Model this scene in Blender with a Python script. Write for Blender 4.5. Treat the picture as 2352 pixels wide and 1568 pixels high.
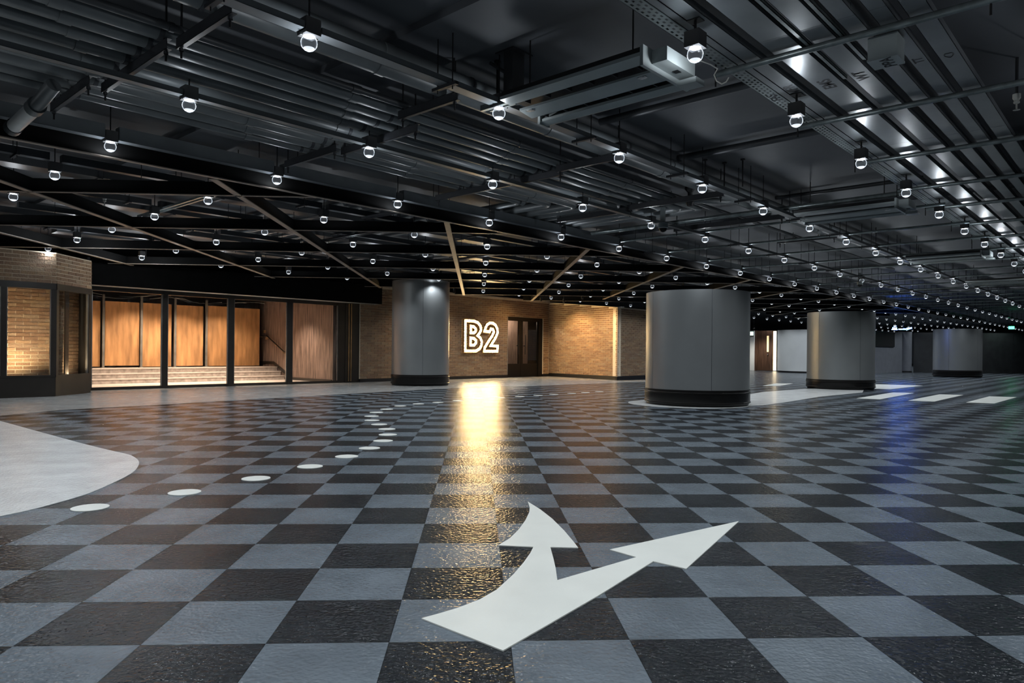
import bpy, bmesh, math, random
from mathutils import Matrix, Vector
random.seed(7)
SC = bpy.context.scene
COL = SC.collection
for o in list(bpy.data.objects):
    bpy.data.objects.remove(o)

# ------------------------------------------------------------------ camera, world, exposure
F_PX, CX, CY, ROLL, EYE = 1628.0, 1176.0, 805.67, 0.00931, 1.204
cd = bpy.data.cameras.new('camera')
cd.sensor_width = 36.0
cd.lens = 36.0 * F_PX / 2352.0
cd.shift_y = (CY - 784.0) / 2352.0
cd.clip_end = 300
cam = bpy.data.objects.new('camera', cd)
cam.matrix_world = Matrix.Translation((0, 0, EYE)) @ Matrix.Rotation(math.pi/2, 4, 'X') @ Matrix.Rotation(ROLL, 4, 'Z')
COL.objects.link(cam)
SC.camera = cam
w = bpy.data.worlds.new('world'); SC.world = w
w.use_nodes = True
w.node_tree.nodes['Background'].inputs[0].default_value = (0.012, 0.015, 0.019, 1)
w.node_tree.nodes['Background'].inputs[1].default_value = 0.35
SC.view_settings.view_transform = 'Standard'
SC.view_settings.look = 'None'
SC.view_settings.exposure = 0.0
SC.view_settings.gamma = 1.0
SC.view_settings.use_curve_mapping = False
SC.cycles.max_bounces = 4
SC.cycles.diffuse_bounces = 2
SC.cycles.glossy_bounces = 2
SC.cycles.transmission_bounces = 2
SC.cycles.transparent_max_bounces = 12
SC.cycles.caustics_reflective = False
SC.cycles.caustics_refractive = False
SPILL_W = 5.5                                    # light leaving each globe sideways and up
LAMP_W = 70.0                                    # each globe lamp
LAMP_COL = (0.88, 0.94, 1.0)

# ------------------------------------------------------------------ frames: the building grid (s along the bays, t across) and the tile grid
AZ = 0.73748
TH = math.pi/2 - AZ                              # local x = s, local y = t
TT = 0.04953                                     # tile grid
def W(s, t, z=0.0, th=TH):
    c, n = math.cos(th), math.sin(th)
    return Vector((s*c - t*n, s*n + t*c, z))
def inv(p, th=TH):
    c, n = math.cos(th), math.sin(th)
    return (p[0]*c + p[1]*n, -p[0]*n + p[1]*c)
def ray(px, py):
    u, v = px-CX, py-CY
    c, n = math.cos(ROLL), math.sin(ROLL)
    return (c*u + n*v)/F_PX, (-n*u + c*v)/F_PX
def ground(px, py, z=0.0):                       # survey point: where a sight line meets the level z
    u, v = ray(px, py)
    d = (EYE - z)/v
    return Vector((u*d, d, z))
def st(px, py, z=0.0):
    return inv(ground(px, py, z))

# ------------------------------------------------------------------ materials
MATS = {}
def nodes_of(name):
    m = bpy.data.materials.new(name); m.use_nodes = True
    nt = m.node_tree
    return m, nt, nt.nodes['Principled BSDF']
def coord(nt, scale, kind='Object'):
    tc = nt.nodes.new('ShaderNodeTexCoord'); mp = nt.nodes.new('ShaderNodeMapping')
    mp.inputs['Scale'].default_value = scale
    nt.links.new(tc.outputs[kind], mp.inputs[0])
    return mp.outputs[0]
def paint(name, col, rough=0.5, metal=0.0, var=0.25, scale=3.0, bump=0.0, bscale=60.0, stretch=(1, 1, 1), spec=0.5, rvar=0.0):
    m, nt, b = nodes_of(name)
    v = coord(nt, stretch)
    n = nt.nodes.new('ShaderNodeTexNoise'); n.inputs['Scale'].default_value = scale; n.inputs['Detail'].default_value = 6
    nt.links.new(v, n.inputs['Vector'])
    r = nt.nodes.new('ShaderNodeValToRGB')
    r.color_ramp.elements[0].position = 0.3; r.color_ramp.elements[1].position = 0.7
    r.color_ramp.elements[0].color = tuple(c*(1-var) for c in col)+(1,)
    r.color_ramp.elements[1].color = tuple(min(1, c*(1+var)) for c in col)+(1,)
    nt.links.new(n.outputs['Fac'], r.inputs[0]); nt.links.new(r.outputs[0], b.inputs['Base Color'])
    b.inputs['Roughness'].default_value = rough; b.inputs['Metallic'].default_value = metal
    b.inputs['Specular IOR Level'].default_value = spec
    if rvar:
        mr = nt.nodes.new('ShaderNodeMapRange'); mr.inputs['To Min'].default_value = rough-rvar; mr.inputs['To Max'].default_value = rough+rvar
        nt.links.new(n.outputs['Fac'], mr.inputs[0]); nt.links.new(mr.outputs[0], b.inputs['Roughness'])
    if bump:
        n2 = nt.nodes.new('ShaderNodeTexNoise'); n2.inputs['Scale'].default_value = bscale; n2.inputs['Detail'].default_value = 3
        nt.links.new(v, n2.inputs['Vector'])
        bp = nt.nodes.new('ShaderNodeBump'); bp.inputs['Strength'].default_value = bump; bp.inputs['Distance'].default_value = 0.01
        nt.links.new(n2.outputs['Fac'], bp.inputs['Height']); nt.links.new(bp.outputs[0], b.inputs['Normal'])
    MATS[name] = m
    return m
def floor_mat(name, col, rough=0.19, var=0.3):
    # coated tile: broad scuffs, per-tile tone, fine orange-peel relief in the clear coat
    m, nt, b = nodes_of(name)
    v = coord(nt, (1, 1, 1))
    gp = nt.nodes.new('ShaderNodeNewGeometry')
    n = nt.nodes.new('ShaderNodeTexNoise'); n.inputs['Scale'].default_value = 2.2; n.inputs['Detail'].default_value = 4; n.inputs['Roughness'].default_value = .65
    nt.links.new(gp.outputs['Position'], n.inputs['Vector'])
    r = nt.nodes.new('ShaderNodeValToRGB')
    r.color_ramp.elements[0].position = 0.32; r.color_ramp.elements[1].position = 0.72
    r.color_ramp.elements[0].color = tuple(c*(1-var) for c in col)+(1,)
    r.color_ramp.elements[1].color = tuple(c*(1+var) for c in col)+(1,)
    nt.links.new(n.outputs['Fac'], r.inputs[0]); nt.links.new(r.outputs[0], b.inputs['Base Color'])
    mr = nt.nodes.new('ShaderNodeMapRange'); mr.inputs['To Min'].default_value = rough-.06; mr.inputs['To Max'].default_value = rough+.08
    nt.links.new(n.outputs['Fac'], mr.inputs[0]); nt.links.new(mr.outputs[0], b.inputs['Roughness'])
    b.inputs['Specular IOR Level'].default_value = 0.10
    n2 = nt.nodes.new('ShaderNodeTexNoise'); n2.inputs['Scale'].default_value = 42; n2.inputs['Detail'].default_value = 1
    n3 = nt.nodes.new('ShaderNodeTexNoise'); n3.inputs['Scale'].default_value = 5; n3.inputs['Detail'].default_value = 1
    nt.links.new(gp.outputs['Position'], n2.inputs['Vector']); nt.links.new(gp.outputs['Position'], n3.inputs['Vector'])
    b1 = nt.nodes.new('ShaderNodeBump'); b1.inputs['Strength'].default_value = .85; b1.inputs['Distance'].default_value = .008
    b2 = nt.nodes.new('ShaderNodeBump'); b2.inputs['Strength'].default_value = .22; b2.inputs['Distance'].default_value = .02
    nt.links.new(n2.outputs['Fac'], b1.inputs['Height']); nt.links.new(n3.outputs['Fac'], b2.inputs['Height'])
    nt.links.new(b2.outputs[0], b1.inputs['Normal']); nt.links.new(b1.outputs[0], b.inputs['Normal'])
    MATS[name] = m
    return m
def brick_mat(name, cols):
    m, nt, b = nodes_of(name)
    oi = nt.nodes.new('ShaderNodeObjectInfo'); gi = nt.nodes.new('ShaderNodeNewGeometry')
    ad = nt.nodes.new('ShaderNodeMath'); ad.operation = 'ADD'; fr = nt.nodes.new('ShaderNodeMath'); fr.operation = 'FRACT'
    nt.links.new(oi.outputs['Random'], ad.inputs[0]); nt.links.new(gi.outputs['Random Per Island'], ad.inputs[1]); nt.links.new(ad.outputs[0], fr.inputs[0])
    r = nt.nodes.new('ShaderNodeValToRGB')
    while len(r.color_ramp.elements) < len(cols): r.color_ramp.elements.new(0.5)
    for i, c in enumerate(cols):
        r.color_ramp.elements[i].position = i/(len(cols)-1); r.color_ramp.elements[i].color = c+(1,)
    nt.links.new(fr.outputs[0], r.inputs[0])
    n = nt.nodes.new('ShaderNodeTexNoise'); n.inputs['Scale'].default_value = 28; n.inputs['Detail'].default_value = 5
    nt.links.new(gi.outputs['Position'], n.inputs['Vector'])
    mx = nt.nodes.new('ShaderNodeMix'); mx.data_type = 'RGBA'; mx.blend_type = 'MULTIPLY'; mx.inputs[0].default_value = 0.6
    nt.links.new(r.outputs[0], mx.inputs[6]); nt.links.new(n.outputs['Fac'], mx.inputs[7])
    sc = nt.nodes.new('ShaderNodeMix'); sc.data_type = 'RGBA'; sc.blend_type = 'ADD'; sc.inputs[0].default_value = 0.25
    nt.links.new(mx.outputs[2], sc.inputs[6]); nt.links.new(mx.outputs[2], sc.inputs[7])
    nt.links.new(sc.outputs[2], b.inputs['Base Color'])
    b.inputs['Roughness'].default_value = 0.85
    bp = nt.nodes.new('ShaderNodeBump'); bp.inputs['Strength'].default_value = .7; bp.inputs['Distance'].default_value = .02
    nt.links.new(n.outputs['Fac'], bp.inputs['Height']); nt.links.new(bp.outputs[0], b.inputs['Normal'])
    MATS[name] = m
    return m
def glow(name, col, strength, surf=None):
    m = bpy.data.materials.new(name); m.use_nodes = True; nt = m.node_tree
    b = nt.nodes['Principled BSDF']
    b.inputs['Base Color'].default_value = (surf or col)+(1,)
    b.inputs['Emission Color'].default_value = col+(1,); b.inputs['Emission Strength'].default_value = strength
    MATS[name] = m
    return m
def clear_glow(name, col, core, rim, power, tint):
    # clear lit shell: brighter where the sight line grazes the wall of the globe
    m = bpy.data.materials.new(name); m.use_nodes = True; nt = m.node_tree
    nt.nodes.remove(nt.nodes['Principled BSDF']); out = nt.nodes['Material Output']
    lw = nt.nodes.new('ShaderNodeLayerWeight'); lw.inputs[0].default_value = 0.5
    pw = nt.nodes.new('ShaderNodeMath'); pw.operation = 'POWER'; pw.inputs[1].default_value = power
    nt.links.new(lw.outputs['Facing'], pw.inputs[0])
    mr = nt.nodes.new('ShaderNodeMapRange'); mr.inputs['To Min'].default_value = core; mr.inputs['To Max'].default_value = rim
    nt.links.new(pw.outputs[0], mr.inputs[0])
    em = nt.nodes.new('ShaderNodeEmission'); em.inputs[0].default_value = col+(1,); nt.links.new(mr.outputs[0], em.inputs[1])
    tr = nt.nodes.new('ShaderNodeBsdfTransparent'); tr.inputs[0].default_value = tint+(1,)
    a = nt.nodes.new('ShaderNodeAddShader'); nt.links.new(em.outputs[0], a.inputs[0]); nt.links.new(tr.outputs[0], a.inputs[1])
    nt.links.new(a.outputs[0], out.inputs[0])
    MATS[name] = m
    return m
def glass(name, tint=(.92, .93, .92)):
    m = bpy.data.materials.new(name); m.use_nodes = True; nt = m.node_tree
    nt.nodes.remove(nt.nodes['Principled BSDF']); out = nt.nodes['Material Output']
    lw = nt.nodes.new('ShaderNodeLayerWeight'); lw.inputs[0].default_value = .5
    pw = nt.nodes.new('ShaderNodeMath'); pw.operation = 'POWER'; pw.inputs[1].default_value = 5.0
    nt.links.new(lw.outputs['Facing'], pw.inputs[0])
    fr = nt.nodes.new('ShaderNodeMapRange'); fr.inputs['To Min'].default_value = .02; fr.inputs['To Max'].default_value = 1.0
    nt.links.new(pw.outputs[0], fr.inputs[0])
    gl = nt.nodes.new('ShaderNodeBsdfGlossy'); gl.inputs['Roughness'].default_value = 0.02
    tr = nt.nodes.new('ShaderNodeBsdfTransparent'); tr.inputs[0].default_value = tint+(1,)
    mx = nt.nodes.new('ShaderNodeMixShader')
    nt.links.new(fr.outputs[0], mx.inputs[0]); nt.links.new(tr.outputs[0], mx.inputs[1]); nt.links.new(gl.outputs[0], mx.inputs[2])
    nt.links.new(mx.outputs[0], out.inputs[0])
    MATS[name] = m
    return m

paint('slab', (.072, .077, .085), .62, var=.35, scale=.5, bump=.25, bscale=6)
paint('soffit_black', (.004, .004, .004), .85, spec=.08)
paint('grout', (.03, .032, .035), .6)
floor_mat('tile_dark', (.0095, .0115, .0138))
floor_mat('tile_light', (.094, .113, .130), var=.20)
floor_mat('coat_white', (.52, .53, .52), var=.10)
floor_mat('coat_grey', (.26, .26, .25), var=.15)
paint('mark_white', (.58, .59, .545), .38, var=.05, bump=.1, bscale=70)
paint('pipe', (.105, .115, .118), .42, var=.15)
paint('pipe_dark', (.035, .038, .041), .45, var=.2)
paint('pipe_pale', (.6, .6, .58), .35, var=.12, stretch=(1, 1, 1))
paint('strut', (.036, .038, .043), .45, metal=.2, var=.2)
paint('trunk', (.19, .205, .215), .38, metal=.35, var=.12)
paint('tray', (.20, .215, .225), .32, metal=.55, var=.18, scale=2.0, rvar=.06)
paint('galv', (.20, .23, .23), .30, metal=.6, var=.3, scale=9)
paint('perf', (.22, .25, .25), .35, metal=.5, var=.2)
paint('unit', (.36, .40, .40), .38, var=.10)
paint('black', (.006, .006, .007), .5)
paint('black_satin', (.007, .0065, .006), .34, var=.2, spec=.25)
paint('frame_dark', (.022, .018, .015), .35, var=.2)
paint('fin_side', (.004, .004, .004), .8, spec=.1)
paint('fin_edge', (.34, .29, .24), .45, var=.15, scale=6)
paint('housing', (.085, .082, .082), .5)
paint('clad', (.27, .283, .283), .42, metal=.65, var=.06, scale=1.2)
paint('wall_white', (.74, .76, .75), .6, var=.06, scale=.8)
paint('wall_grey', (.14, .15, .17), .6, var=.1)
paint('wall_black', (.016, .018, .019), .55, var=.3)
paint('mortar', (.66, .56, .42), .9, var=.12, scale=20, bump=.3, bscale=90)
brick_mat('brick', [(.27, .165, .095), (.19, .11, .065), (.32, .205, .115), (.23, .145, .09), (.30, .215, .135)])
paint('plywood', (.46, .235, .095), .6, var=.35, scale=2.2, stretch=(3, 3, .5))
paint('steel', (.30, .29, .27), .4, metal=.6)
paint('panel_wood', (.20, .14, .115), .5, var=.55, scale=3.5, stretch=(4, 4, .35))
paint('door_wood', (.085, .045, .028), .45, var=.5, scale=3.0, stretch=(4, 4, .4))
paint('stone', (.36, .31, .28), .55, var=.35, scale=7)
paint('lobby_floor', (.52, .46, .42), .35, var=.15)
paint('brass', (.50, .33, .18), .3, metal=.8)
paint('ink', (.010, .010, .012), .6)
paint('cable', (.50, .50, .46), .5)
paint('blue_box', (.02, .16, .45), .4)
paint('label_metal', (.7, .75, .78), .35, metal=.7, var=.6, scale=40)
glass('pane')
clear_glow('globe', (.80, .89, 1.0), .02, 2.4, 5.5, (.93, .95, .97))
clear_glow('globe_base', (.88, .94, 1.0), .9, 1.6, 1.5, (.95, .96, .97))
glow('led', (.95, .96, 1.0), 3.0)
glow('bulb', (1.0, .73, .37), 125.0)
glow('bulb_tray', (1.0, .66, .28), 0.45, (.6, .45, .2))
glow('jamb_glow', (1.0, .82, .55), 2.5)
glow('warm_pane', (1.0, .78, .42), .8)
glow('blue_led', (.07, .22, 1.0), 45.0)
glow('green_led', (.05, .9, .35), 9.0)
glow('exit_face', (.75, 1.0, .85), 1.3)
glow('lamp_white', (1.0, .93, .86), 12.0)
glow('downlight_face', (1.0, .80, .55), 8.0)

for k_ in ('globe', 'globe_base', 'led', 'bulb_tray', 'warm_pane', 'green_led', 'exit_face', 'lamp_white', 'downlight_face'):
    MATS[k_].cycles.emission_sampling = 'NONE'

# ------------------------------------------------------------------ mesh helpers
class MB:
    def __init__(self): self.v, self.f, self.m, self.sm = [], [], [], False
    def quad(self, pts, mi=0):
        k = len(self.v); self.v += [tuple(p) for p in pts]; self.f.append(tuple(range(k, k+len(pts)))); self.m.append(mi)
        return self
    def box(self, x0, y0, z0, x1, y1, z1, mi=0, mis=None):
        k = len(self.v)
        self.v += [(x0,y0,z0),(x1,y0,z0),(x1,y1,z0),(x0,y1,z0),(x0,y0,z1),(x1,y0,z1),(x1,y1,z1),(x0,y1,z1)]
        fs = [(0,3,2,1),(4,5,6,7),(0,1,5,4),(1,2,6,5),(2,3,7,6),(3,0,4,7)]      # bottom top -y +x +y -x
        for i, q in enumerate(fs): self.f.append(tuple(k+j for j in q)); self.m.append(mis[i] if mis else mi)
        return self
    def prism(self, poly, z0, z1, mi=0):
        k, n = len(self.v), len(poly)
        self.v += [(p[0], p[1], z0) for p in poly] + [(p[0], p[1], z1) for p in poly]
        self.f.append(tuple(k+n-1-i for i in range(n))); self.m.append(mi)
        self.f.append(tuple(k+n+i for i in range(n))); self.m.append(mi)
        for i in range(n):
            j = (i+1) % n; self.f.append((k+i, k+j, k+n+j, k+n+i)); self.m.append(mi)
        return self
    def lathe(self, prof, n=20, c=(0, 0), a0=0.0, a1=2*math.pi, mi=0):
        k = len(self.v); full = abs(a1-a0-2*math.pi) < 1e-6; m = n if full else n+1
        for r, z in prof:
            for i in range(m):
                a = a0+(a1-a0)*i/n; self.v.append((c[0]+r*math.cos(a), c[1]+r*math.sin(a), z))
        for p in range(len(prof)-1):
            for i in range(n):
                j = (i+1) % m if full else i+1
                self.f.append((k+p*m+i, k+p*m+j, k+(p+1)*m+j, k+(p+1)*m+i)); self.m.append(mi)
        self.sm = True
        return self
    def tube(self, path, r, n=10, cap=True, mi=0):
        pts = [Vector(p) for p in path]; k = len(self.v); up0 = Vector((0, 0, 1))
        for i, p in enumerate(pts):
            d = (pts[min(i+1, len(pts)-1)]-pts[max(i-1, 0)]).normalized()
            u = up0 if abs(d.z) < .9 else Vector((1, 0, 0))
            a = d.cross(u).normalized(); b = a.cross(d).normalized()
            for j in range(n):
                t = 2*math.pi*j/n; q = p+a*math.cos(t)*r+b*math.sin(t)*r; self.v.append(tuple(q))
        for i in range(len(pts)-1):
            for j in range(n):
                l = (j+1) % n; self.f.append((k+i*n+j, k+i*n+l, k+(i+1)*n+l, k+(i+1)*n+j)); self.m.append(mi)
        if cap:
            self.f.append(tuple(k+n-1-j for j in range(n))); self.m.append(mi)
            e = k+(len(pts)-1)*n; self.f.append(tuple(e+j for j in range(n))); self.m.append(mi)
        self.sm = True
        return self
    def mesh(self, name, mats, off=(0, 0, 0)):
        me = bpy.data.meshes.new(name)
        me.from_pydata([(v[0]-off[0], v[1]-off[1], v[2]-off[2]) for v in self.v], [], self.f)
        for m in (mats if isinstance(mats, (list, tuple)) else [mats]): me.materials.append(MATS[m])
        me.polygons.foreach_set('material_index', self.m)
        if self.sm:
            me.polygons.foreach_set('use_smooth', [True]*len(self.f))
            me.update()
            bm = bmesh.new(); bm.from_mesh(me)
            for e in bm.edges:
                if len(e.link_faces) == 2 and e.calc_face_angle(0) > .7: e.smooth = False
            bmesh.ops.recalc_face_normals(bm, faces=bm.faces)
            bm.to_mesh(me); bm.free()
        else:
            bm = bmesh.new(); bm.from_mesh(me); bmesh.ops.recalc_face_normals(bm, faces=bm.faces); bm.to_mesh(me); bm.free()
        me.update()
        return me
def tag(o, label=None, cat=None, group=None, kind=None):
    if label: o['label'] = label
    if cat: o['category'] = cat
    if group: o['group'] = group
    if kind: o['kind'] = kind
    return o
def thing(name, label, cat, base, group=None, th=TH, kind=None):
    o = bpy.data.objects.new(name, None); COL.objects.link(o); o.empty_display_size = .1
    o.location = W(base[0], base[1], base[2], th); o.rotation_euler = (0, 0, th)
    o['_b'] = list(base)
    return tag(o, label, cat, group, kind)
def part(name, mb, mats, parent, off=None):          # mb in the parent's frame, absolute coordinates unless off is given
    off = tuple(parent['_b']) if off is None else off
    o = bpy.data.objects.new(name, mb.mesh(name, mats, off)); COL.objects.link(o); o.parent = parent
    o['_b'] = list(off)
    return o
def solo(name, mb, mats, base, label=None, cat=None, group=None, th=TH, kind=None):
    o = bpy.data.objects.new(name, mb.mesh(name, mats, base)); COL.objects.link(o)
    o.location = W(base[0], base[1], base[2], th); o.rotation_euler = (0, 0, th); o['_b'] = list(base)
    return tag(o, label, cat, group, kind)
def inst(name, me, parent, loc=(0, 0, 0), rot=(0, 0, 0), scale=None):
    o = bpy.data.objects.new(name, me); COL.objects.link(o); o.parent = parent; o.location = loc; o.rotation_euler = rot
    if scale: o.scale = scale
    return o
def light(name, kind, parent, loc, power, col, size=.03, rot=None, spot=None, blend=.5):
    l = bpy.data.lights.new(name, kind); l.energy = power; l.color = col; l.shadow_soft_size = size
    if kind == 'SPOT': l.spot_size = spot; l.spot_blend = blend
    o = bpy.data.objects.new(name, l); COL.objects.link(o); o.location = loc
    if parent: o.parent = parent
    if rot: o.rotation_euler = rot
    return o
def aim(o, d): o.rotation_euler = Vector(d).to_track_quat('-Z', 'Y').to_euler()
ORD = 'first second third fourth fifth sixth seventh eighth ninth tenth eleventh twelfth thirteenth fourteenth fifteenth sixteenth seventeenth eighteenth nineteenth twentieth twenty-first twenty-second twenty-third twenty-fourth twenty-fifth twenty-sixth twenty-seventh twenty-eighth'.split()

# ------------------------------------------------------------------ floor
ZC = 4.14                                        # slab soffit
fl = solo('floor', MB().prism([(-40, -6), (45, -6), (70, 40), (70, 95), (-40, 95)], -.25, -.012), 'grout', (0, 0, 0), kind='structure', th=0)
P0, Q0, TS = .150, 2.940, .5
cells = []
for i in range(-90, 150):
    for j in range(-14, 170):
        p, q = P0+TS*(i+.5), Q0+TS*(j+.5)
        x, y, _ = W(p, q, 0, TT)
        if y < -4 or y > 82 or x < -24 or x > 62: continue
        s_, t_ = inv((x, y))
        if t_ > 21.6 or (y > 3 and abs(x) > .80*y+4): continue
        cells.append((i, j, p, q, x, y))
tm = {}
for nm, mt in (('l', 'tile_light'), ('d', 'tile_dark')):
    tm[nm] = MB().box(-.249, -.249, -.012, .249, .249, 0).mesh('tile', mt)
def in_view(x, y):
    if y < 2.45: return False
    return abs(F_PX*x/y) < 1260
near = sorted([c for c in cells if in_view(c[4], c[5])], key=lambda c: c[5])[:300]
nearset = {(c[0], c[1]) for c in near}
for c in near:
    inst('tile', tm['l' if (c[0]+c[1]) % 2 else 'd'], fl, W(c[2], c[3], 0, TT), (0, 0, TT))
fb = MB()
for i, j, p, q, x, y in cells:
    if (i, j) in nearset: continue
    fb.quad([W(p+a*.249, q+b*.249, 0, TT) for a, b in ((-1,-1),(1,-1),(1,1),(-1,1))], 0 if (i+j) % 2 else 1)
o = part('tile_field', fb, ['tile_light', 'tile_dark'], fl); o['kind'] = 'stuff'

def flat(name, pts, mat, label, cat, group=None, z0=.0005, z1=.004, kind=None):
    c = Vector((sum(p[0] for p in pts)/len(pts), sum(p[1] for p in pts)/len(pts)))
    return solo(name, MB().prism([(p[0], p[1]) for p in pts], z0, z1), mat, (c.x, c.y, 0), label, cat, group, th=0, kind=kind)
def smooth(pts, n=4, closed=True):               # Catmull-Rom through surveyed outline points
    out = []; L = len(pts)
    for i in range(L if closed else L-1):
        g = lambda k: Vector(pts[k % L][:2]) if closed else Vector(pts[max(0, min(L-1, k))][:2])
        a, b, c, d = g(i-1), g(i), g(i+1), g(i+2)
        for k in range(n):
            t = k/n
            out.append(.5*((2*b)+(c-a)*t+(2*a-5*b+4*c-d)*t*t+(3*b-a-3*c+d)*t**3))
    if not closed: out.append(Vector(pts[-1][:2]))
    return out
# walkway along the shopfronts
edge = [ground(*p) for p in ((-160, 975), (0, 954.8), (64, 948.4), (143, 941.5), (204, 938), (331, 931.8), (459, 924), (600, 915.5), (727, 908.9), (855, 901.2), (957, 895.6), (1040, 891.2), (1152, 887), (1228, 886), (1305, 883), (1382, 880.8), (1427, 878.3), (1490, 877))]
back = [W(*p)[:2] for p in ((31, 15.4), (25.0, 16.6), (26.6, 21.6), (6.6, 21.7), (6.2, 20.5), (5.2, 19.7), (.5, 19.7))]
flat('walkway', [tuple(p[:2]) for p in edge]+[tuple(p) for p in back], 'coat_grey', None, None, kind='structure')
pad = [ground(*p) for p in ((0, 966.8), (99.5, 994.3), (188.8, 1018.6), (255, 1035), (293, 1043.6), (311, 1051.7), (319.6, 1062.7), (311, 1079.8), (293, 1092.6), (262.8, 1107.9), (204, 1133.4), (127.6, 1156.3), (63.8, 1172.9), (0, 1186.4))]
pl = smooth(pad, 4, False)
flat('painted_island', [tuple(p) for p in pl]+[tuple(ground(-230, 1225)[:2]), tuple(ground(-330, 1000)[:2]), tuple(ground(-200, 930)[:2])], 'coat_white',
     'pale round-nosed painted island on the tiles below the corner shop window', 'floor marking', z1=.0045)
tri = [ground(*p) for p in ((1706, 908), (1752, 900), (1857, 892.3), (1985, 893), (1981, 901.2), (1879.6, 911.4), (1803, 924), (1752, 930.6), (1700, 933))]
flat('painted_island', [tuple(p[:2]) for p in tri], 'coat_white', 'pale painted wedge on the floor between the two nearer round columns', 'floor marking', z1=.0045)
c2 = W(15.3, 8.01)
ring = [(c2.x-.22+1.38*math.cos(a*math.pi/24), c2.y-.05+1.38*math.sin(a*math.pi/24)) for a in range(48)]
flat('painted_ring', ring, 'coat_white', 'pale painted circle around the foot of the largest round column', 'floor marking', z1=.0055)
R7 = lambda x, y: tuple(ground(1752+x/3.92, 840+y/3.92)[:2])
for k, (pts, lab) in enumerate((
        (((845, 293), (1055, 302), (1362, 245), (1170, 240)), 'white crossing stripe nearest the middle column, just in front of it'),
        (((1310, 312), (1545, 322), (1805, 263), (1590, 257)), 'middle one of the three evenly spaced white crossing stripes'),
        (((1830, 330), (2085, 340), (2285, 283), (2040, 275)), 'white crossing stripe farthest along from the middle column'),
        (((980, 205), (1140, 212), (1440, 178), (985, 165)), 'long white stripe lying directly beside the foot of the middle column'),
        (((0, 180), (150, 181), (270, 160), (120, 158)), 'thin white stripe on the floor left of the middle column'))):
    flat('crossing_stripe', [R7(*p) for p in pts], 'mark_white', lab, 'floor marking', 'white crossing stripes', z1=.005)
dots = [(207, 1166), (424, 1131), (588, 1099), (712, 1071.5), (796.4, 1048.4), (848.7, 1029.3), (879.8, 1012.4), (890.8, 998.2), (888.8, 985.4), (870.9, 974.7), (854.6, 965.3), (853.3, 955.8), (864.5, 947), (888.3, 939.7), (919.6, 932.3), (961, 927.5), (1006, 924), (1052, 920), (1100, 916.5), (1148, 913.2), (1194, 910.4), (1236, 907.9), (1272, 905.4), (1313, 903), (1344.6, 901.2), (1376.5, 899)]
dm = MB().prism([(.128*math.cos(a*math.pi/14), .128*math.sin(a*math.pi/14)) for a in range(28)], .0005, .005).mesh('floor_dot', 'mark_white')
for k, d in enumerate(dots):
    o = bpy.data.objects.new('floor_dot', dm); COL.objects.link(o); o.location = ground(*d)
    tag(o, 'white painted dot, %s from the pale island in the curving dotted line' % ORD[k], 'floor marking', 'white dots of the dotted line')
R2 = lambda x, y: tuple(ground(780+x/2.57875, 960+y/2.57875)[:2])
arrow = [(485, 1192), (600, 1160), (700, 1130), (830, 1080), (930, 1022), (1030, 930), (1090, 860), (1130, 803), (1148, 767), (940, 757), (1010, 715), (1060, 665), (1100, 610), (1124, 560), (1126, 530), (1115, 498),
         (1190, 545), (1260, 600), (1330, 670), (1385, 735), (1413, 772), (1248, 768), (1265, 830), (1280, 895), (1290, 965), (1758, 828), (1600, 783), (2365, 614), (2053, 897), (1858, 853), (1540, 1052), (1220, 1238), (968, 1383)]
flat('direction_arrow', [R2(*p) for p in arrow], 'mark_white', 'big white two-headed lane arrow painted across the front tiles', 'floor marking', z1=.006)
for px, py, r in ((1990, 1224, .02),):
    pass

# ------------------------------------------------------------------ ceiling slab and edges of the hall
solo('ceiling', MB().prism([(-40, -6), (45, -6), (75, 40), (75, 98), (-40, 98)], ZC, ZC+.3), 'slab', (0, 0, 0), kind='structure', th=0)
for k, s0 in enumerate((4.1, 14.7, 25.2, 36.0)):  # shallow downstand beams across the bays
    solo('beam_%d' % (k+1), MB().box(s0, -4, ZC-.07, s0+.7, 21, ZC+.01), 'slab', (s0, 0, ZC), kind='structure')

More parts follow.
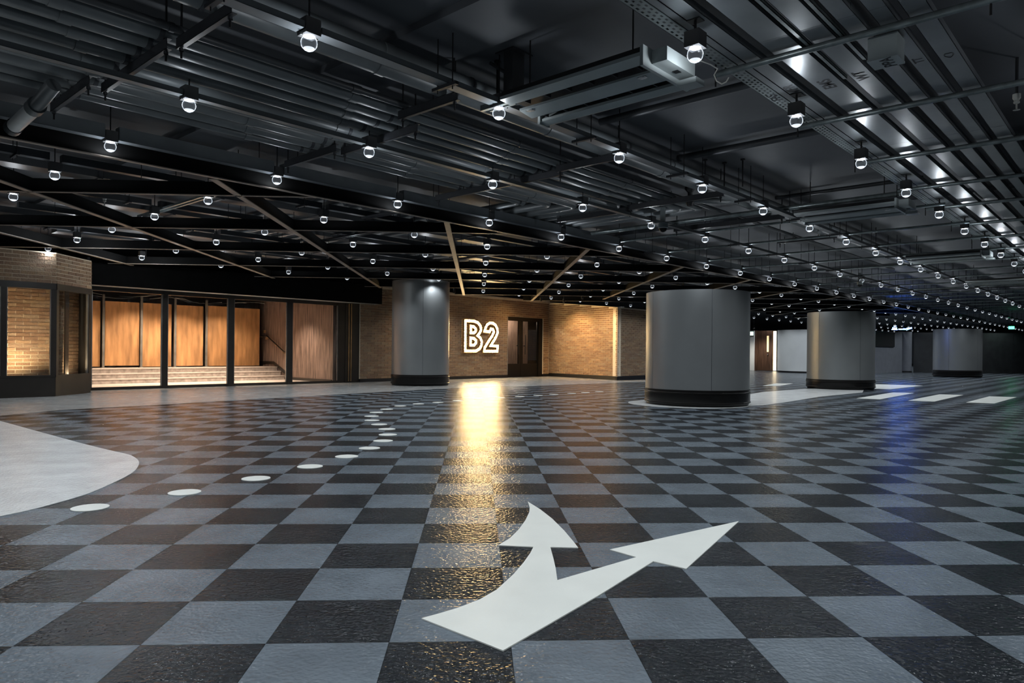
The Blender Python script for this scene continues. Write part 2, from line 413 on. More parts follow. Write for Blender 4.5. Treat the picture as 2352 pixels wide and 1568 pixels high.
# ------------------------------------------------------------------ walls with real bricks
BL, BH, JT = .318, .091, .016
bfull = MB().box(-BL/2+JT/2, -.012, JT/2, BL/2-JT/2, .002, BH-JT/2)
BM = {}
def brick_mesh(L):
    key = round(L, 2)
    if key not in BM: BM[key] = MB().box(-key/2+JT/2, -.014, JT/2, key/2-JT/2, .002, BH-JT/2).mesh('brick', 'brick')
    return BM[key]
def brick_wall(name, a, b, z0, z1, holes=(), cap=0, thick=.22, top=None, score=None):
    """wall from a to b (s,t); bricks on the side to the right of a->b (towards the hall). holes: (x0,x1,z0,z1) along the wall."""
    A, B = W(*a), W(*b); L = (B-A).length; th = math.atan2(B.y-A.y, B.x-A.x)
    o = bpy.data.objects.new(name, None)
    mb = MB()
    xs = sorted({0, L}|{h[0] for h in holes}|{h[1] for h in holes}); 
    for x0, x1 in zip(xs, xs[1:]):
        hz = sorted([(h[2], h[3]) for h in holes if h[0] <= x0+1e-6 and h[1] >= x1-1e-6]); z = z0
        tz = lambda x: z1 if top is None else z1+(top-z1)*x/L
        for ha, hb in hz:
            if ha > z: mb.box(x0, 0, z, x1, thick, ha)
            z = hb
        if z < min(tz(x0), tz(x1)):
            k = len(mb.v); mb.box(x0, 0, z, x1, thick, tz(x0))
            for q in (5, 6): v = mb.v[k+q]; mb.v[k+q] = (v[0], v[1], tz(x1))
    o = bpy.data.objects.new(name, mb.mesh(name, 'mortar')); COL.objects.link(o); o.location = (A.x, A.y, 0); o.rotation_euler = (0, 0, th); o['kind'] = 'structure'
    bricks = []; n = int((z1-z0)/BH); 
    for r in range(n):
        z = z0+r*BH; x = -BL/2*(r % 2)
        while x < L-.02:
            xa, xb = max(x, 0), min(x+BL, L)
            for h in holes:
                if z+BH > h[2]+.01 and z < h[3]-.01:
                    if xa >= h[0]-.01 and xb <= h[1]+.01: xb = xa
                    elif xa < h[0] < xb: xb = h[0]
                    elif xa < h[1] < xb: xa = h[1]
            if top is not None and z+BH > z1+(top-z1)*xb/L: xb = xa
            if xb-xa > .05: bricks.append(((xa+xb)/2, z, xb-xa, r))
            x += BL
    if score: bricks.sort(key=score)
    rest = MB()
    for k, (x, z, l, r) in enumerate(bricks):
        pr = random.uniform(-.003, .003)
        if k < cap: inst('brick', brick_mesh(l), o, (x, pr, z))
        else: rest.box(x-l/2+JT/2, -.014+pr, z+JT/2, x+l/2-JT/2, .002, z+BH-JT/2)
    if rest.v:
        p = bpy.data.objects.new('brickwork', rest.mesh('brickwork', 'brick')); COL.objects.link(p); p.parent = o; p['kind'] = 'stuff'
    return o
FT = 21.62                                        # shopfront line
# corner shop: glazed bay with brick band above and a brick wall behind the glass
brick_wall('wall_corner_band', (2.3, 19.68), (5.26, 19.68), 2.72, 3.47, cap=100)
brick_wall('wall_corner_splay', (5.26, 19.68), (6.35, 20.75), 2.72, 3.47, cap=60)
brick_wall('wall_corner_inner', (2.3, 20.75), (5.60, 20.75), 0.45, 2.75, cap=300)
brick_wall('wall_corner_inner_splay', (5.60, 20.75), (6.3, 21.45), 0.45, 2.75, cap=80)
solo('wall_corner_ceiling', MB().prism([(2.3, 19.75), (5.2, 19.75), (6.2, 20.8), (6.2, 21.4), (2.3, 21.4)], 2.74, 2.80), 'soffit_black', (4, 20.5, 2.74), kind='structure')
# sign wall with the doorway
dr0, dr1 = 23.5, 26.0
brick_wall('wall_sign', (15.5, FT), (26.45, FT), .12, 3.55, holes=((dr0-15.5, dr1-15.5, .0, 2.76),), cap=300,
           score=lambda b: abs(b[0]-6.1)*.7+abs(b[1]-1.8))
solo('baseboard_sign', MB().box(15.5, FT-.02, 0, dr0, FT+.1, .12).box(dr1, FT-.02, 0, 26.45, FT+.1, .12), 'black', (15.5, FT, 0), kind='structure')
RW = (25.45, 17.05)
brick_wall('wall_return', (26.42, FT), RW, .16, 3.55, cap=300, top=3.12, score=lambda b: -b[0])
brick_wall('wall_block', RW, (33.5, RW[1]), .16, 3.12, cap=120, score=lambda b: b[0])
bw = MB(); n_ = (W(*RW)-W(26.42, FT)).normalized()
def strip_wall(name, pts, z0, z1, mat, thick=.08, kind='structure'):
    mb = MB()
    for (s0, t0), (s1, t1) in zip(pts, pts[1:]):
        d = Vector((s1-s0, t1-t0)).normalized(); nn = Vector((-d.y, d.x))*thick
        mb.prism([(s0, t0), (s1, t1), (s1+nn.x, t1+nn.y), (s0+nn.x, t0+nn.y)], z0, z1)
    return solo(name, mb, mat, (pts[0][0], pts[0][1], 0), kind=kind)
strip_wall('baseboard_return', [(26.42, FT), (RW[0]-.03, RW[1]-.02), (33.5, RW[1]-.02)], 0, .16, 'black', .1)
solo('trim_1', MB().box(15.45, FT-.03, 3.55, 26.45, FT+.2, 3.60), 'fin_edge', (15.5, FT, 3.55), kind='structure')
solo('trim_2', MB().box(26.4, RW[1]+.3, 3.1, 33.5, FT+.4, 3.2), 'soffit_black', (27, 18, 3.1), kind='structure')
# metal corner beads on the brick
for k, (s0, t0, z1) in enumerate(((RW[0]-.01, RW[1]-.02, 3.12), (26.40, FT-.02, 3.54), (dr0-.03, FT-.02, 2.78))):
    solo('trim_%d' % (k+3), MB().box(s0-.012, t0-.012, .14, s0+.012, t0+.012, z1), 'fin_edge', (s0, t0, 0), kind='structure')

# black fascia over the glazed front
fa = thing('fascia_bulkhead', 'long black bulkhead box above the glazed lobby front', 'bulkhead', (11.3, 21.2, 2.88))
part('front_board', MB().box(6.25, 21.18, 2.885, 16.15, 21.24, 3.56), 'soffit_black', fa)
part('soffit_board', MB().box(6.25, 21.24, 2.885, 16.15, 21.70, 2.91), 'unit', fa)
part('end_board', MB().box(16.10, 21.24, 2.91, 16.15, FT, 3.56), 'soffit_black', fa)
part('top_board', MB().box(6.25, 21.24, 3.53, 16.15, 21.84, 3.56), 'soffit_black', fa)
strip_wall('wall_above_corner', [(6.25, 20.72), (6.25, 21.95)], 0, 3.56, 'wall_black', -.06)

# glazing line
GT = 21.75
posts = [(6.46, 6.66), (8.55, 8.69), (10.56, 10.74), (12.61, 12.80), (14.62, 14.90)]
gz = thing('glazed_front', 'dark framed glass front of the lit lobby with steps', 'glazing', (11, GT, 0))
for k, (a, b) in enumerate(posts):
    part('mullion', MB().box(a, GT-.06, 0, b, GT+.08, 2.88), 'frame_dark', gz)
part('head_rail', MB().box(6.46, GT-.05, 2.77, 14.9, GT+.07, 2.885), 'frame_dark', gz)
part('sill_rail', MB().box(6.46, GT-.05, 0, 14.9, GT+.07, .085), 'frame_dark', gz)
for (a, b), (c, d) in zip(posts, posts[1:]):
    part('glass_pane', MB().box(b, GT, .085, c, GT+.012, 2.77), 'pane', gz)
    part('pane_edge', MB().box(c-.03, GT-.02, .085, c, GT+.03, 2.77), 'steel', gz); part('pane_edge', MB().box(b, GT-.02, .085, b+.03, GT+.03, 2.77), 'steel', gz)
jm = thing('door_jamb', 'black jamb with thin bright metal strips between glass front and brick', 'door frame', (15.2, GT, 0))
part('post', MB().box(14.9, GT-.08, 0, 15.52, GT+.1, 2.885), 'frame_dark', jm)
part('edge_strip', MB().box(15.02, GT-.11, .05, 15.05, GT-.08, 2.86), 'brass', jm)
part('edge_strip', MB().box(15.12, GT-.11, .05, 15.15, GT-.08, 2.86), 'brass', jm)
cr = solo('access_reader', MB().box(6.50, GT-.10, 1.10, 6.58, GT-.06, 1.42), 'clad', (6.54, GT-.08, 1.1), 'small grey card reader on the dark post by the corner shop', 'card reader')

# ------------------------------------------------------------------ the lobby behind the glass
solo('floor_lobby', MB().box(4.6, 21.85, -.02, 14.6, 28.6, .012), 'lobby_floor', (10, 24, 0), kind='structure')
for k in range(3):
    t0 = 25.1+.28*k; z1 = (.17, .335, .50)[k]
    e0 = 14.5-.25-.28*0 if k < 0 else 14.2-.10*(2-k)*0
    b = MB().box(4.7, t0, .012 if k == 0 else (.17, .335)[k-1]-.02, 14.47, 26.0 if k < 2 else 28.38, z1-.03)
    stp = thing('stair_step', 'worn stone step, %s of the three in the lobby' % ('lowest', 'middle', 'topmost')[k], 'step', (9.5, t0, 0), 'lobby steps')
    part('riser', b, 'stone', stp)
    part('nosing', MB().box(4.7, t0-.025, z1-.03, 14.47, t0+.30 if k < 2 else 28.38, z1), 'lobby_floor', stp)
ply = [(4.9, 6.9), (6.95, 8.42), (8.56, 9.66), (9.76, 10.80), (10.94, 11.93), (12.10, 13.07), (13.09, 14.22)]
for k, (a, b) in enumerate(ply):
    dt = random.uniform(-.05, .05)
    o = solo('plywood_panel', MB().box(a, 26.6+dt, .54+random.uniform(-.02, .03), b, 26.63+dt, 2.80+random.uniform(-.04, .03)), 'plywood', (a, 26.6, .54),
             'bare plywood hoarding sheet behind the steps, %s sheet counting back from the handrail wall' % ORD[len(ply)-1-k], 'plywood sheet', 'plywood hoarding sheets')
for k, s0 in enumerate((8.49, 9.71, 10.87, 12.02)):
    h = thing('hoarding_post', 'thin metal upright between plywood sheets, %s counting back from the handrail wall' % ORD[3-k], 'post', (s0, 26.5, .5), 'hoarding uprights')
    part('channel', MB().box(s0-.035, 26.46, .5, s0+.035, 26.52, 3.0), 'steel', h)
    part('foot', MB().box(s0-.07, 26.42, .5, s0+.07, 26.58, .515), 'steel', h)
solo('wall_lobby_side', MB().box(14.5, 21.85, 0, 14.62, 28.5, 3.4), 'panel_wood', (14.5, 24, 0), kind='structure')
solo('trim_7', MB().prism([(21.9, .01), (24.55, .01), (26.0, .60), (28.4, .60), (28.4, .70), (25.95, .70), (24.5, .11), (21.9, .11)], 0, 1), 'frame_dark', (0, 0, 0), kind='structure')
tr7 = bpy.data.objects['trim_7']; me = tr7.data
for v in me.vertices: x, y, z = v.co; v.co = (14.47 + .03*z, x, y)
solo('wall_lobby_back', MB().box(4.4, 28.4, 0, 14.7, 28.5, 3.5), 'wall_grey', (9, 28.4, 0), kind='structure')
solo('wall_lobby_left', MB().box(4.5, 21.9, 0, 4.6, 28.5, 3.5), 'panel_wood', (4.5, 24, 0), kind='structure')
solo('ceiling_lobby', MB().box(4.4, 21.9, 3.40, 14.7, 28.6, 3.5), 'soffit_black', (9, 25, 3.4), kind='structure')
hr = thing('handrail', 'dark wall handrail with short brass ends beside the lobby steps', 'handrail', (14.4, 25.6, 1.1))
part('rail', MB().tube([(14.40, 26.75, 1.72), (14.40, 26.35, 1.72), (14.40, 25.05, 1.10), (14.40, 24.7, 1.06)], .028), 'frame_dark', hr)
for (t0, z0) in ((26.35, 1.72), (25.7, 1.41), (25.1, 1.12)):
    bk_ = part('bracket', MB().tube([(14.40, t0, z0), (14.40, t0, z0-.08), (14.5, t0, z0-.1)], .012, 6), 'brass', hr)
part('end_plate', MB().box(14.36, 26.36, 1.56, 14.44, 26.42, 1.66).box(14.36, 26.5, 1.83, 14.44, 26.56, 1.95).box(14.36, 26.75, 1.66, 14.44, 27.0, 1.7), 'brass', hr)
# clutter above the hoarding
for k in range(7):
    s0 = 6.9+k*1.05+random.uniform(-.2, .2); z0 = 2.98+random.uniform(-.04, .1)
    pth = [(s0+i*.35, 26.9+.2*math.sin(i*1.3+k), z0+.07*math.sin(i*.9+k*2)) for i in range(6)]
    solo('loose_cable', MB().tube(pth, .012, 6), 'cable', pth[0], 'loose pale cable above the plywood hoarding, %s counting towards the handrail wall' % ORD[k], 'cable', 'loose cables above the hoarding')
bxo = thing('junction_box', 'small blue electrical box above the hoarding at the lobby corner', 'junction box', (8.0, 26.8, 2.90))
part('body', MB().box(7.7, 26.7, 2.88, 8.15, 26.85, 3.06), 'blue_box', bxo); part('cover', MB().box(7.86, 26.69, 2.90, 8.0, 26.7, 3.04), 'label_metal', bxo)
for k, (s0, t0, p_, tilt) in enumerate(((7.6, 25.0, 34, .30), (9.6, 25.1, 55, .26), (10.9, 25.0, 58, .26), (12.5, 25.2, 40, .22), (11.2, 23.1, 120, .12), (8.2, 23.1, 100, .12), (13.3, 23.4, 70, 0))):
    d = thing('lobby_spotlight', 'small round spotlight on the lobby ceiling behind the bulkhead', 'spotlight', (s0, t0, 3.4), 'lobby spotlights')
    part('can', MB().lathe([(.0, 3.4), (.06, 3.4), (.06, 3.26), (.05, 3.25)], 14, (s0, t0)), 'steel', d)
    part('lens', MB().lathe([(.05, 3.262), (.0, 3.262)], 14, (s0, t0)), 'downlight_face', d)
    l = light('spot_beam', 'SPOT', d, (0, 0, -.16), p_*10.0, (1.0, .77, .58), .05, spot=1.75, blend=.7)
    aim(l, (0, tilt, -1))
# light in the corner shop (floor-level uplight and a warm ceiling spot behind the glass)
bay = thing('corner_window', 'black framed glazed bay of the corner shop with brick behind', 'shop window', (4.5, 19.7, 0))
def bayframe():
    pa = [(2.3, 19.68), (5.26, 19.68), (6.35, 20.75)]
    for k, ((s0, t0), (s1, t1)) in enumerate(zip(pa, pa[1:])):
        d = Vector((s1-s0, t1-t0)); L = d.length; d.normalize(); nn = Vector((-d.y, d.x))
        def sl(a, b, n0, n1, z0, z1):
            q = [Vector((s0, t0))+d*x+nn*y for x, y in ((a, n0), (b, n0), (b, n1), (a, n1))]
            return MB().prism([(v.x, v.y) for v in q], z0, z1)
        part('base_panel', sl(0, L, -.01, .06, 0, .47), 'frame_dark', bay)
        part('head_rail', sl(0, L, -.03, .08, 2.58, 2.725), 'frame_dark', bay)
        part('sill_rail', sl(0, L, -.02, .08, .47, .52), 'frame_dark', bay)
        if k == 0:
            ms = [(0, .08), (1.86, 1.97), (2.86, 2.97)]
        else: ms = [(.0, .09), (L-.12, L)]
        for a, b in ms: part('mullion', sl(a, b, -.02, .08, .52, 2.58), 'frame_dark', bay)
        for (a, b), (c, e) in zip(ms, ms[1:]):
            part('glass_pane', sl(b, c, .02, .03, .52, 2.58), 'pane', bay)
            part('pane_edge', sl(b, b+.018, .0, .05, .52, 2.58), 'steel', bay); part('pane_edge', sl(c-.018, c, .0, .05, .52, 2.58), 'steel', bay)
bayframe()
solo('shop_floor_step', MB().prism([(2.3, 19.8), (5.25, 19.8), (6.2, 20.75), (6.2, 21.4), (2.3, 21.4)], .40, .44), 'stone', (4, 20.4, .4), 'stone plinth inside the corner shop window', 'plinth')
pst = solo('inner_post', MB().box(5.72, 20.60, .44, 5.80, 20.70, 2.74), 'frame_dark', (5.76, 20.65, .44), 'slim dark upright standing behind the splayed corner glass', 'post')
for k, (s0, t0, p_) in enumerate(((3.2, 19.98, 20), (4.60, 19.96, 26), (5.85, 20.50, 7))):
    d = thing('floor_uplight', 'small recessed uplight on the shop window plinth before the brick', 'uplight', (s0, t0, .44), 'shop window uplights')
    part('ring', MB().lathe([(.0, .441), (.07, .441), (.07, .455), (.05, .456)], 14, (s0, t0)), 'steel', d)
    part('lens', MB().lathe([(.05, .4555), (.0, .4555)], 14, (s0, t0)), 'downlight_face', d)
    l = light('uplight_beam', 'SPOT', d, (0, 0, .03), p_*11.0, (1.0, .74, .46), .04, spot=2.3, blend=.9); aim(l, (0, .55, 1))

# ------------------------------------------------------------------ double doors beside the sign
DT = FT+.10
dd = thing('double_door', 'black double door with tall glass panes set in the brick', 'door', (24.7, DT, 0), kind=None)
part('door_frame', MB().box(dr0, DT-.05, 0, dr0+.07, DT+.1, 2.76).box(dr1-.28, DT-.05, 0, dr1, DT+.1, 2.76).box(dr0+.07, DT-.05, 2.62, dr1-.28, DT+.1, 2.76), 'black_satin', dd)
for k, (a, b) in enumerate(((dr0+.07, 24.50), (24.51, dr1-.28))):
    lf = part('door_leaf', MB().box(a, DT, 0.01, b, DT+.05, .62).box(a, DT, 2.58, b, DT+.05, 2.62).box(a if k else b-.16, DT, .62, a+.14 if k else b, DT+.05, 2.58).box(b-.06 if k else a, DT, .62, b if k else a+.03, DT+.05, 2.58), 'black_satin', dd)
    part('glass_pane', MB().box(a+(.14 if k else .03), DT+.02, .62, b-(.06 if k else .16), DT+.03, 2.58), 'pane', lf)
    hx = (a+.22) if k else (b-.24)
    part('pull_handle', MB().tube([(hx, DT-.08, 1.05), (hx, DT-.08, 1.95)], .018, 8).tube([(hx, DT-.08, 1.45), (hx, DT+.01, 1.45)], .03, 6), 'black', lf)
solo('wall_vestibule', MB().box(24.55, DT+1.4, 0, 26.6, DT+1.5, 3), 'panel_wood', (25, DT+1.4, 0), kind='structure')
solo('wall_vestibule_inner', MB().box(22.6, DT+1.1, 0, 24.55, DT+1.2, 3), 'panel_wood', (23, DT+1.1, 0), kind='structure')
vl = thing('vestibule_lamp', 'small ceiling lamp in the vestibule behind the double door', 'lamp', (24.9, DT+.7, 2.95))
part('can', MB().lathe([(0, 2.95), (.07, 2.95), (.07, 2.87)], 12, (24.9, DT+.7)), 'steel', vl); part('lens', MB().lathe([(.065, 2.88), (0, 2.88)], 12, (24.9, DT+.7)), 'downlight_face', vl)
light('lamp_glow', 'POINT', vl, (0, 0, -.14), 110, (1.0, .80, .62), .05)
solo('ceiling_vestibule', MB().box(22.5, DT+.12, 2.95, 26.6, DT+1.5, 3.0), 'soffit_black', (24, DT, 2.95), kind='structure')

# ------------------------------------------------------------------ B2 marquee letters
def sg(x, y): return (20.6+(x-330)/1070*2.19, 1.115+(1305-y)/1010*1.405)
LB = [[(390, 340), (390, 1255), (700, 1255), (810, 1180), (862, 1080), (870, 960), (828, 850), (745, 780), (805, 695), (848, 600), (828, 480), (752, 385), (640, 340)],
      [(545, 500), (640, 515), (690, 580), (685, 650), (635, 700), (545, 700)],
      [(540, 858), (640, 870), (700, 935), (700, 1005), (640, 1078), (540, 1075)]]
L2 = [[(985, 520), (1030, 430), (1100, 378), (1200, 372), (1285, 430), (1340, 540), (1355, 660), (1310, 790), (1230, 940), (1140, 1085), (1360, 1090), (1350, 1255), (945, 1258), (960, 1150), (1015, 1050), (1090, 920), (1180, 780), (1238, 650), (1205, 565), (1140, 555), (1105, 650), (950, 635)]]
bulb_me = MB().lathe([(.0, -.037), (.021, -.031), (.034, -.013), (.037, .003), (.027, .024), (.0, .036)], 8).mesh('bulb', 'bulb')
def letter(loops, ch):
    base = (sum(sg(*p)[0] for p in loops[0])/len(loops[0]), FT-.12, 1.12)
    T = thing('marquee_letter', {'B': 'bulb-lit marquee letter B on the brick wall beside the numeral', '2': 'bulb-lit marquee numeral 2 on the brick wall beside the door'}[ch], 'sign letter', base, 'bulb-lit B2 sign')
    for lp in loops:
        P = [Vector(sg(*p)) for p in lp]
        mb = MB(); n = len(P); hw = .058
        inn, outn = [], []
        for i in range(n):
            d0 = (P[i]-P[i-1]).normalized(); d1 = (P[(i+1) % n]-P[i]).normalized()
            n0, n1 = Vector((-d0.y, d0.x)), Vector((-d1.y, d1.x)); m = (n0+n1); m = m.normalized()/max(.5, m.normalized().dot(n0)) if m.length > .1 else n0
            inn.append(P[i]+m*hw); outn.append(P[i]-m*hw)
        y0, y1 = FT-.10, FT-.045
        for i in range(n):
            j = (i+1) % n
            a, b, c, e = inn[i], inn[j], outn[j], outn[i]
            mb.quad([(a.x, y0, a.y), (b.x, y0, b.y), (c.x, y0, c.y), (e.x, y0, e.y)], 0)
            for q0, q1 in ((a, b), (c, e)):
                dn = ((q0+q1)/2-(a+b+c+e)/4); dn = dn.normalized()*.014
                mb.quad([(q0.x, y0-.04, q0.y), (q1.x, y0-.04, q1.y), (q1.x, y1, q1.y), (q0.x, y1, q0.y)], 0)
                mb.quad([(q0.x+dn.x, y0-.04, q0.y+dn.y), (q1.x+dn.x, y0-.04, q1.y+dn.y), (q1.x+dn.x, y1, q1.y+dn.y), (q0.x+dn.x, y1, q0.y+dn.y)], 1)
                mb.quad([(q0.x+dn.x, y0-.04, q0.y+dn.y), (q1.x+dn.x, y0-.04, q1.y+dn.y), (q1.x, y0-.04, q1.y), (q0.x, y0-.04, q0.y)], 1)
        ch_o = part('channel', mb, ['bulb_tray', 'brass'], T)
        per = sum((P[(i+1) % n]-P[i]).length for i in range(n)); cnt = max(5, round(per/.148)); step = per/cnt
        i = 0; acc = 0.0
        for k in range(cnt):
            dist = k*step+.02
            while dist > acc+(P[(i+1) % n]-P[i]).length: acc += (P[(i+1) % n]-P[i]).length; i += 1
            q = P[i % n]+(P[(i+1) % n]-P[i]).normalized()*(dist-acc)
            inst('bulb', bulb_me, T, (q.x-base[0], FT-.135-base[1], q.y-base[2]), (math.pi/2, 0, 0))
    for k in range(2):
        part('standoff', MB().tube([(base[0]+(.3 if k else -.3), FT-.05, 1.4), (base[0]+(.3 if k else -.3), FT+.01, 1.4)], .012, 6), 'steel', T)
letter(LB, 'B'); letter(L2, '2')
# added spotlights that give the brick return and sign wall their warm wash
for k, (s0, t0, tgt, p_) in enumerate(((24.6, 19.3, (26.1, 19.6, .9), 150), (23.4, 17.4, (25.75, 18.2, .9), 230), (18.3, 19.6, (18.5, 21.6, 1.5), 40), (23.4, 19.6, (23.0, 21.6, 1.5), 40))):
    d = thing('added_washer', ('added black spotlight aimed at the inner part of the lit brick return', 'added black spotlight aimed at the outer corner of the lit brick return', 'added black spotlight over the brick between the column and the sign', 'added black spotlight over the brick beside the double door')[k], 'spotlight', (s0, t0, 3.45), 'added wall washer spotlights')
    part('can', MB().lathe([(0, 3.52), (.05, 3.52), (.05, 3.36), (.045, 3.36)], 12, (s0, t0)), 'black', d)
    part('stem', MB().tube([(s0, t0, 3.5), (s0, t0, ZC)], .01, 6), 'black', d)
    part('lens', MB().lathe([(.045, 3.372), (0, 3.372)], 12, (s0, t0)), 'downlight_face', d)
    l = light('added_washer_beam', 'SPOT', d, (0, 0, -.12), p_*2.6, (1.0, .62, .26), .05, spot=1.7, blend=.9)
    aim(l, Vector(tgt)-Vector((s0, t0, 3.33)))

# ------------------------------------------------------------------ round columns
def column(s0, t0, r, top, label, seam=0.0, sk=.36):
    C = thing('round_column', label, 'column', (s0, t0, 0), 'round clad columns')
    part('top_cap', MB().lathe([(r*.985, top-.02), (0, top-.02)], 40, (s0, t0)), 'soffit_black', C)
    n = 5
    for k in range(n):
        a0 = seam+2*math.pi*k/n+.004; a1 = seam+2*math.pi*(k+1)/n-.004
        part('cladding_panel', MB().lathe([(r*.93, top), (r, top), (r, sk), (r*.95, sk)], 16, (s0, t0), a0, a1), 'clad', C)
    part('joint_core', MB().lathe([(r*.985, sk), (r*.985, top-.01)], 40, (s0, t0)), 'wall_grey', C)
    b = part('skirting', MB().lathe([(r+.0, sk+.015), (r+.018, sk+.01), (r+.018, .10), (r-.02, .02), (r-.03, 0)], 48, (s0, t0)), 'black_satin', C)
    for z in (sk-.06, .08):
        part('rub_rail', MB().lathe([(r+.016, z-.022), (r+.03, z-.012), (r+.03, z+.012), (r+.016, z+.022)], 48, (s0, t0)), 'black_satin', b)
column(16.03, 18.84, .985, 3.56, 'grey clad round column standing against the brick shopfronts', -2.2, .36)
column(15.3, 8.01, 1.185, 2.60, 'largest grey round column, nearest the camera on the pale ring', -2.39, .36)
column(26.05, 8.16, 1.085, 2.64, 'middle grey round column by the crossing stripes', -2.25, .32)
column(45.78, 8.17, 1.17, 2.63, 'smallest, farthest grey round column before the dark wall', -2.05, .36)

# ------------------------------------------------------------------ far walls
strip_wall('wall_far_door', [(48.4, 24.0), (48.15, 20.75)], 0, 2.78, 'wall_white', -.15)
cw = [tuple(p) for p in smooth([(47.7, 18.85), (46.45, 18.45), (45.5, 18.1), (44.85, 17.3), (44.65, 16.2), (44.8, 15.0), (45.4, 14.1), (46.4, 13.6), (48.0, 13.4)], 5, False)]
def curved(name, z0, z1, mat, out):
    n = len(cw); mb = MB(); c = (47.5, 16.2)
    P = [(p[0]+(p[0]-c[0])*out, p[1]+(p[1]-c[1])*out) for p in cw]
    mb.v = [(p[0], p[1], z0) for p in P]+[(p[0], p[1], z1) for p in P]+[(c[0], c[1], z1), (c[0], c[1], z0)]
    for i in range(n-1):
        mb.f += [(i, i+1, n+i+1, n+i), (n+i, n+i+1, 2*n), (i+1, i, 2*n+1)]
    mb.f += [(0, n, 2*n, 2*n+1), (n-1, 2*n+1, 2*n, 2*n-1)]
    mb.m = [0]*len(mb.f); mb.sm = True
    solo(name, mb, mat, (46, 16, 0), kind='structure')
curved('wall_far_curved', .1, 2.70, 'wall_white', 0); curved('baseboard_far', 0, .1, 'black', -.004)
strip_wall('wall_far_grey', [(48.0, 13.4), (52.4, 13.1), (53.3, 12.9)], 0, 2.70, 'wall_grey', -.2)
o = solo('screen_panel', MB().prism([(48.3, 13.17), (52.0, 12.91), (52.0, 12.86), (48.3, 13.12)], 1.70, 2.66), 'black', (50, 13.2, 1.7), 'black rectangular panel on the far grey wall beyond the middle column', 'panel')
o2 = thing('wall_pilaster', 'slim grey half-round pier between the far grey and black walls', 'pier', (53.7, 12.6, 0))
part('shaft', MB().lathe([(.42, 0.1), (.42, 2.75)], 20, (53.7, 12.65)), 'wall_grey', o2); part('skirting', MB().lathe([(.43, 0), (.43, .1)], 20, (53.7, 12.65)), 'black', o2)
strip_wall('wall_far_black', [(54.0, 12.2), (54.3, 10.9), (57.7, 7.2), (63.0, 2.0)], 0, 2.70, 'wall_black', -.2)
fd = thing('wood_door', 'dark brown wooden door with narrow vision panel in the far white wall', 'door', (47.9, 20.0, 0))
part('leaf', MB().prism([(48.04, 20.62), (47.68, 19.35), (47.75, 19.33), (48.11, 20.60)], .02, 2.76), 'door_wood', fd)
part('frame', MB().prism([(48.07, 20.78), (48.03, 20.62), (48.13, 20.59), (48.17, 20.75)], 0, 2.78), 'door_wood', fd)
def along(k): return (48.04+(47.68-48.04)*k, 20.62+(19.35-20.62)*k)
a, b = along(.66), along(.78)
part('vision_panel', MB().prism([(a[0]-.012, a[1]), (b[0]-.012, b[1]), (b[0]+.02, b[1]), (a[0]+.02, a[1])], 1.30, 2.40), 'warm_pane', fd)
a, b = along(.70), along(.76)
part('lever_handle', MB().prism([(a[0]-.06, a[1]), (b[0]-.06, b[1]), (b[0]-.02, b[1]), (a[0]-.02, a[1])], 1.08, 1.18), 'steel', fd)
ls = thing('glow_jamb', 'tall jamb edge of the wooden door, its warm light made as glow', 'door jamb', (47.65, 19.2, 0))
part('tube', MB().prism([(47.66, 19.28), (47.60, 19.10), (47.68, 19.07), (47.74, 19.25)], .04, 2.72), 'jamb_glow', ls)  # lit face of the door jamb, its brightness put in as emission
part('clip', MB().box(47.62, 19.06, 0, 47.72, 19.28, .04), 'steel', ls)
es = thing('exit_sign', 'small lit exit sign box above the far wooden door', 'exit sign', (48.1, 21.3, 2.45))
part('box', MB().box(47.98, 20.80, 2.40, 48.08, 21.10, 2.74), 'frame_dark', es); part('face', MB().box(47.97, 20.82, 2.44, 47.98, 21.08, 2.71), 'exit_face', es)
dl = thing('door_downlight', 'small downlight over the floor before the far wooden door', 'downlight', (46.6, 20.2, 2.9))
part('can', MB().lathe([(0, 2.95), (.07, 2.95), (.07, 2.85)], 12, (46.6, 20.2)), 'black', dl); part('lens', MB().lathe([(.06, 2.86), (0, 2.86)], 12, (46.6, 20.2)), 'lamp_white', dl)
part('stem', MB().tube([(46.6, 20.2, 2.95), (46.6, 20.2, ZC)], .01, 6), 'black', dl)
light('downlight_beam', 'SPOT', dl, (0, 0, -.15), 260, (1, .93, .82), .25, spot=2.4, blend=.8)
# blue and green signs hanging far away
bs = thing('blue_sign', 'glowing blue light sign hanging far off among the globe lamps', 'sign', inv((20.98, 38.0))+(2.52,), th=TH)
sb, tb = inv((20.98, 38.0)); fwd = math.atan2(25.4, 46.0)
def bmark(x0, x1, z0, z1):
    # faces the camera side: laid along the tile row direction
    e = inv((math.cos(TT), math.sin(TT))); c = (sb, tb)
    q = [(c[0]+e[0]*x, c[1]+e[1]*x) for x in (x0, x1)]
    nrm = inv((0, .06))
    return MB().prism([q[0], q[1], (q[1][0]+nrm[0], q[1][1]+nrm[1]), (q[0][0]+nrm[0], q[0][1]+nrm[1])], z0, z1)
for x0, x1, z0, z1 in ((-.62, -.33, 2.52, 2.57), (-.58, -.37, 2.57, 2.66), (-.51, -.40, 2.71, 2.745), (-.25, -.04, 2.54, 2.59), (.0, .15, 2.54, 2.60), (.21, .28, 2.54, 2.64), (.33, .38, 2.57, 2.65), (.41, .46, 2.60, 2.67)):
    part('led_mark', bmark(x0, x1, z0, z1), 'blue_led', bs)
part('hanger', MB().tube([(sb, tb, 2.6), (sb, tb, ZC)], .01, 6), 'black', bs)
light('sign_glow', 'POINT', bs, (-.2, -.1, .05), 3, (.10, .25, 1.0), .3)
gs = thing('green_sign', 'tiny glowing green sign far off before the dark wall', 'sign', inv((32.4, 46.0))+(2.92,))
sgs, tgs = inv((32.4, 46.0))
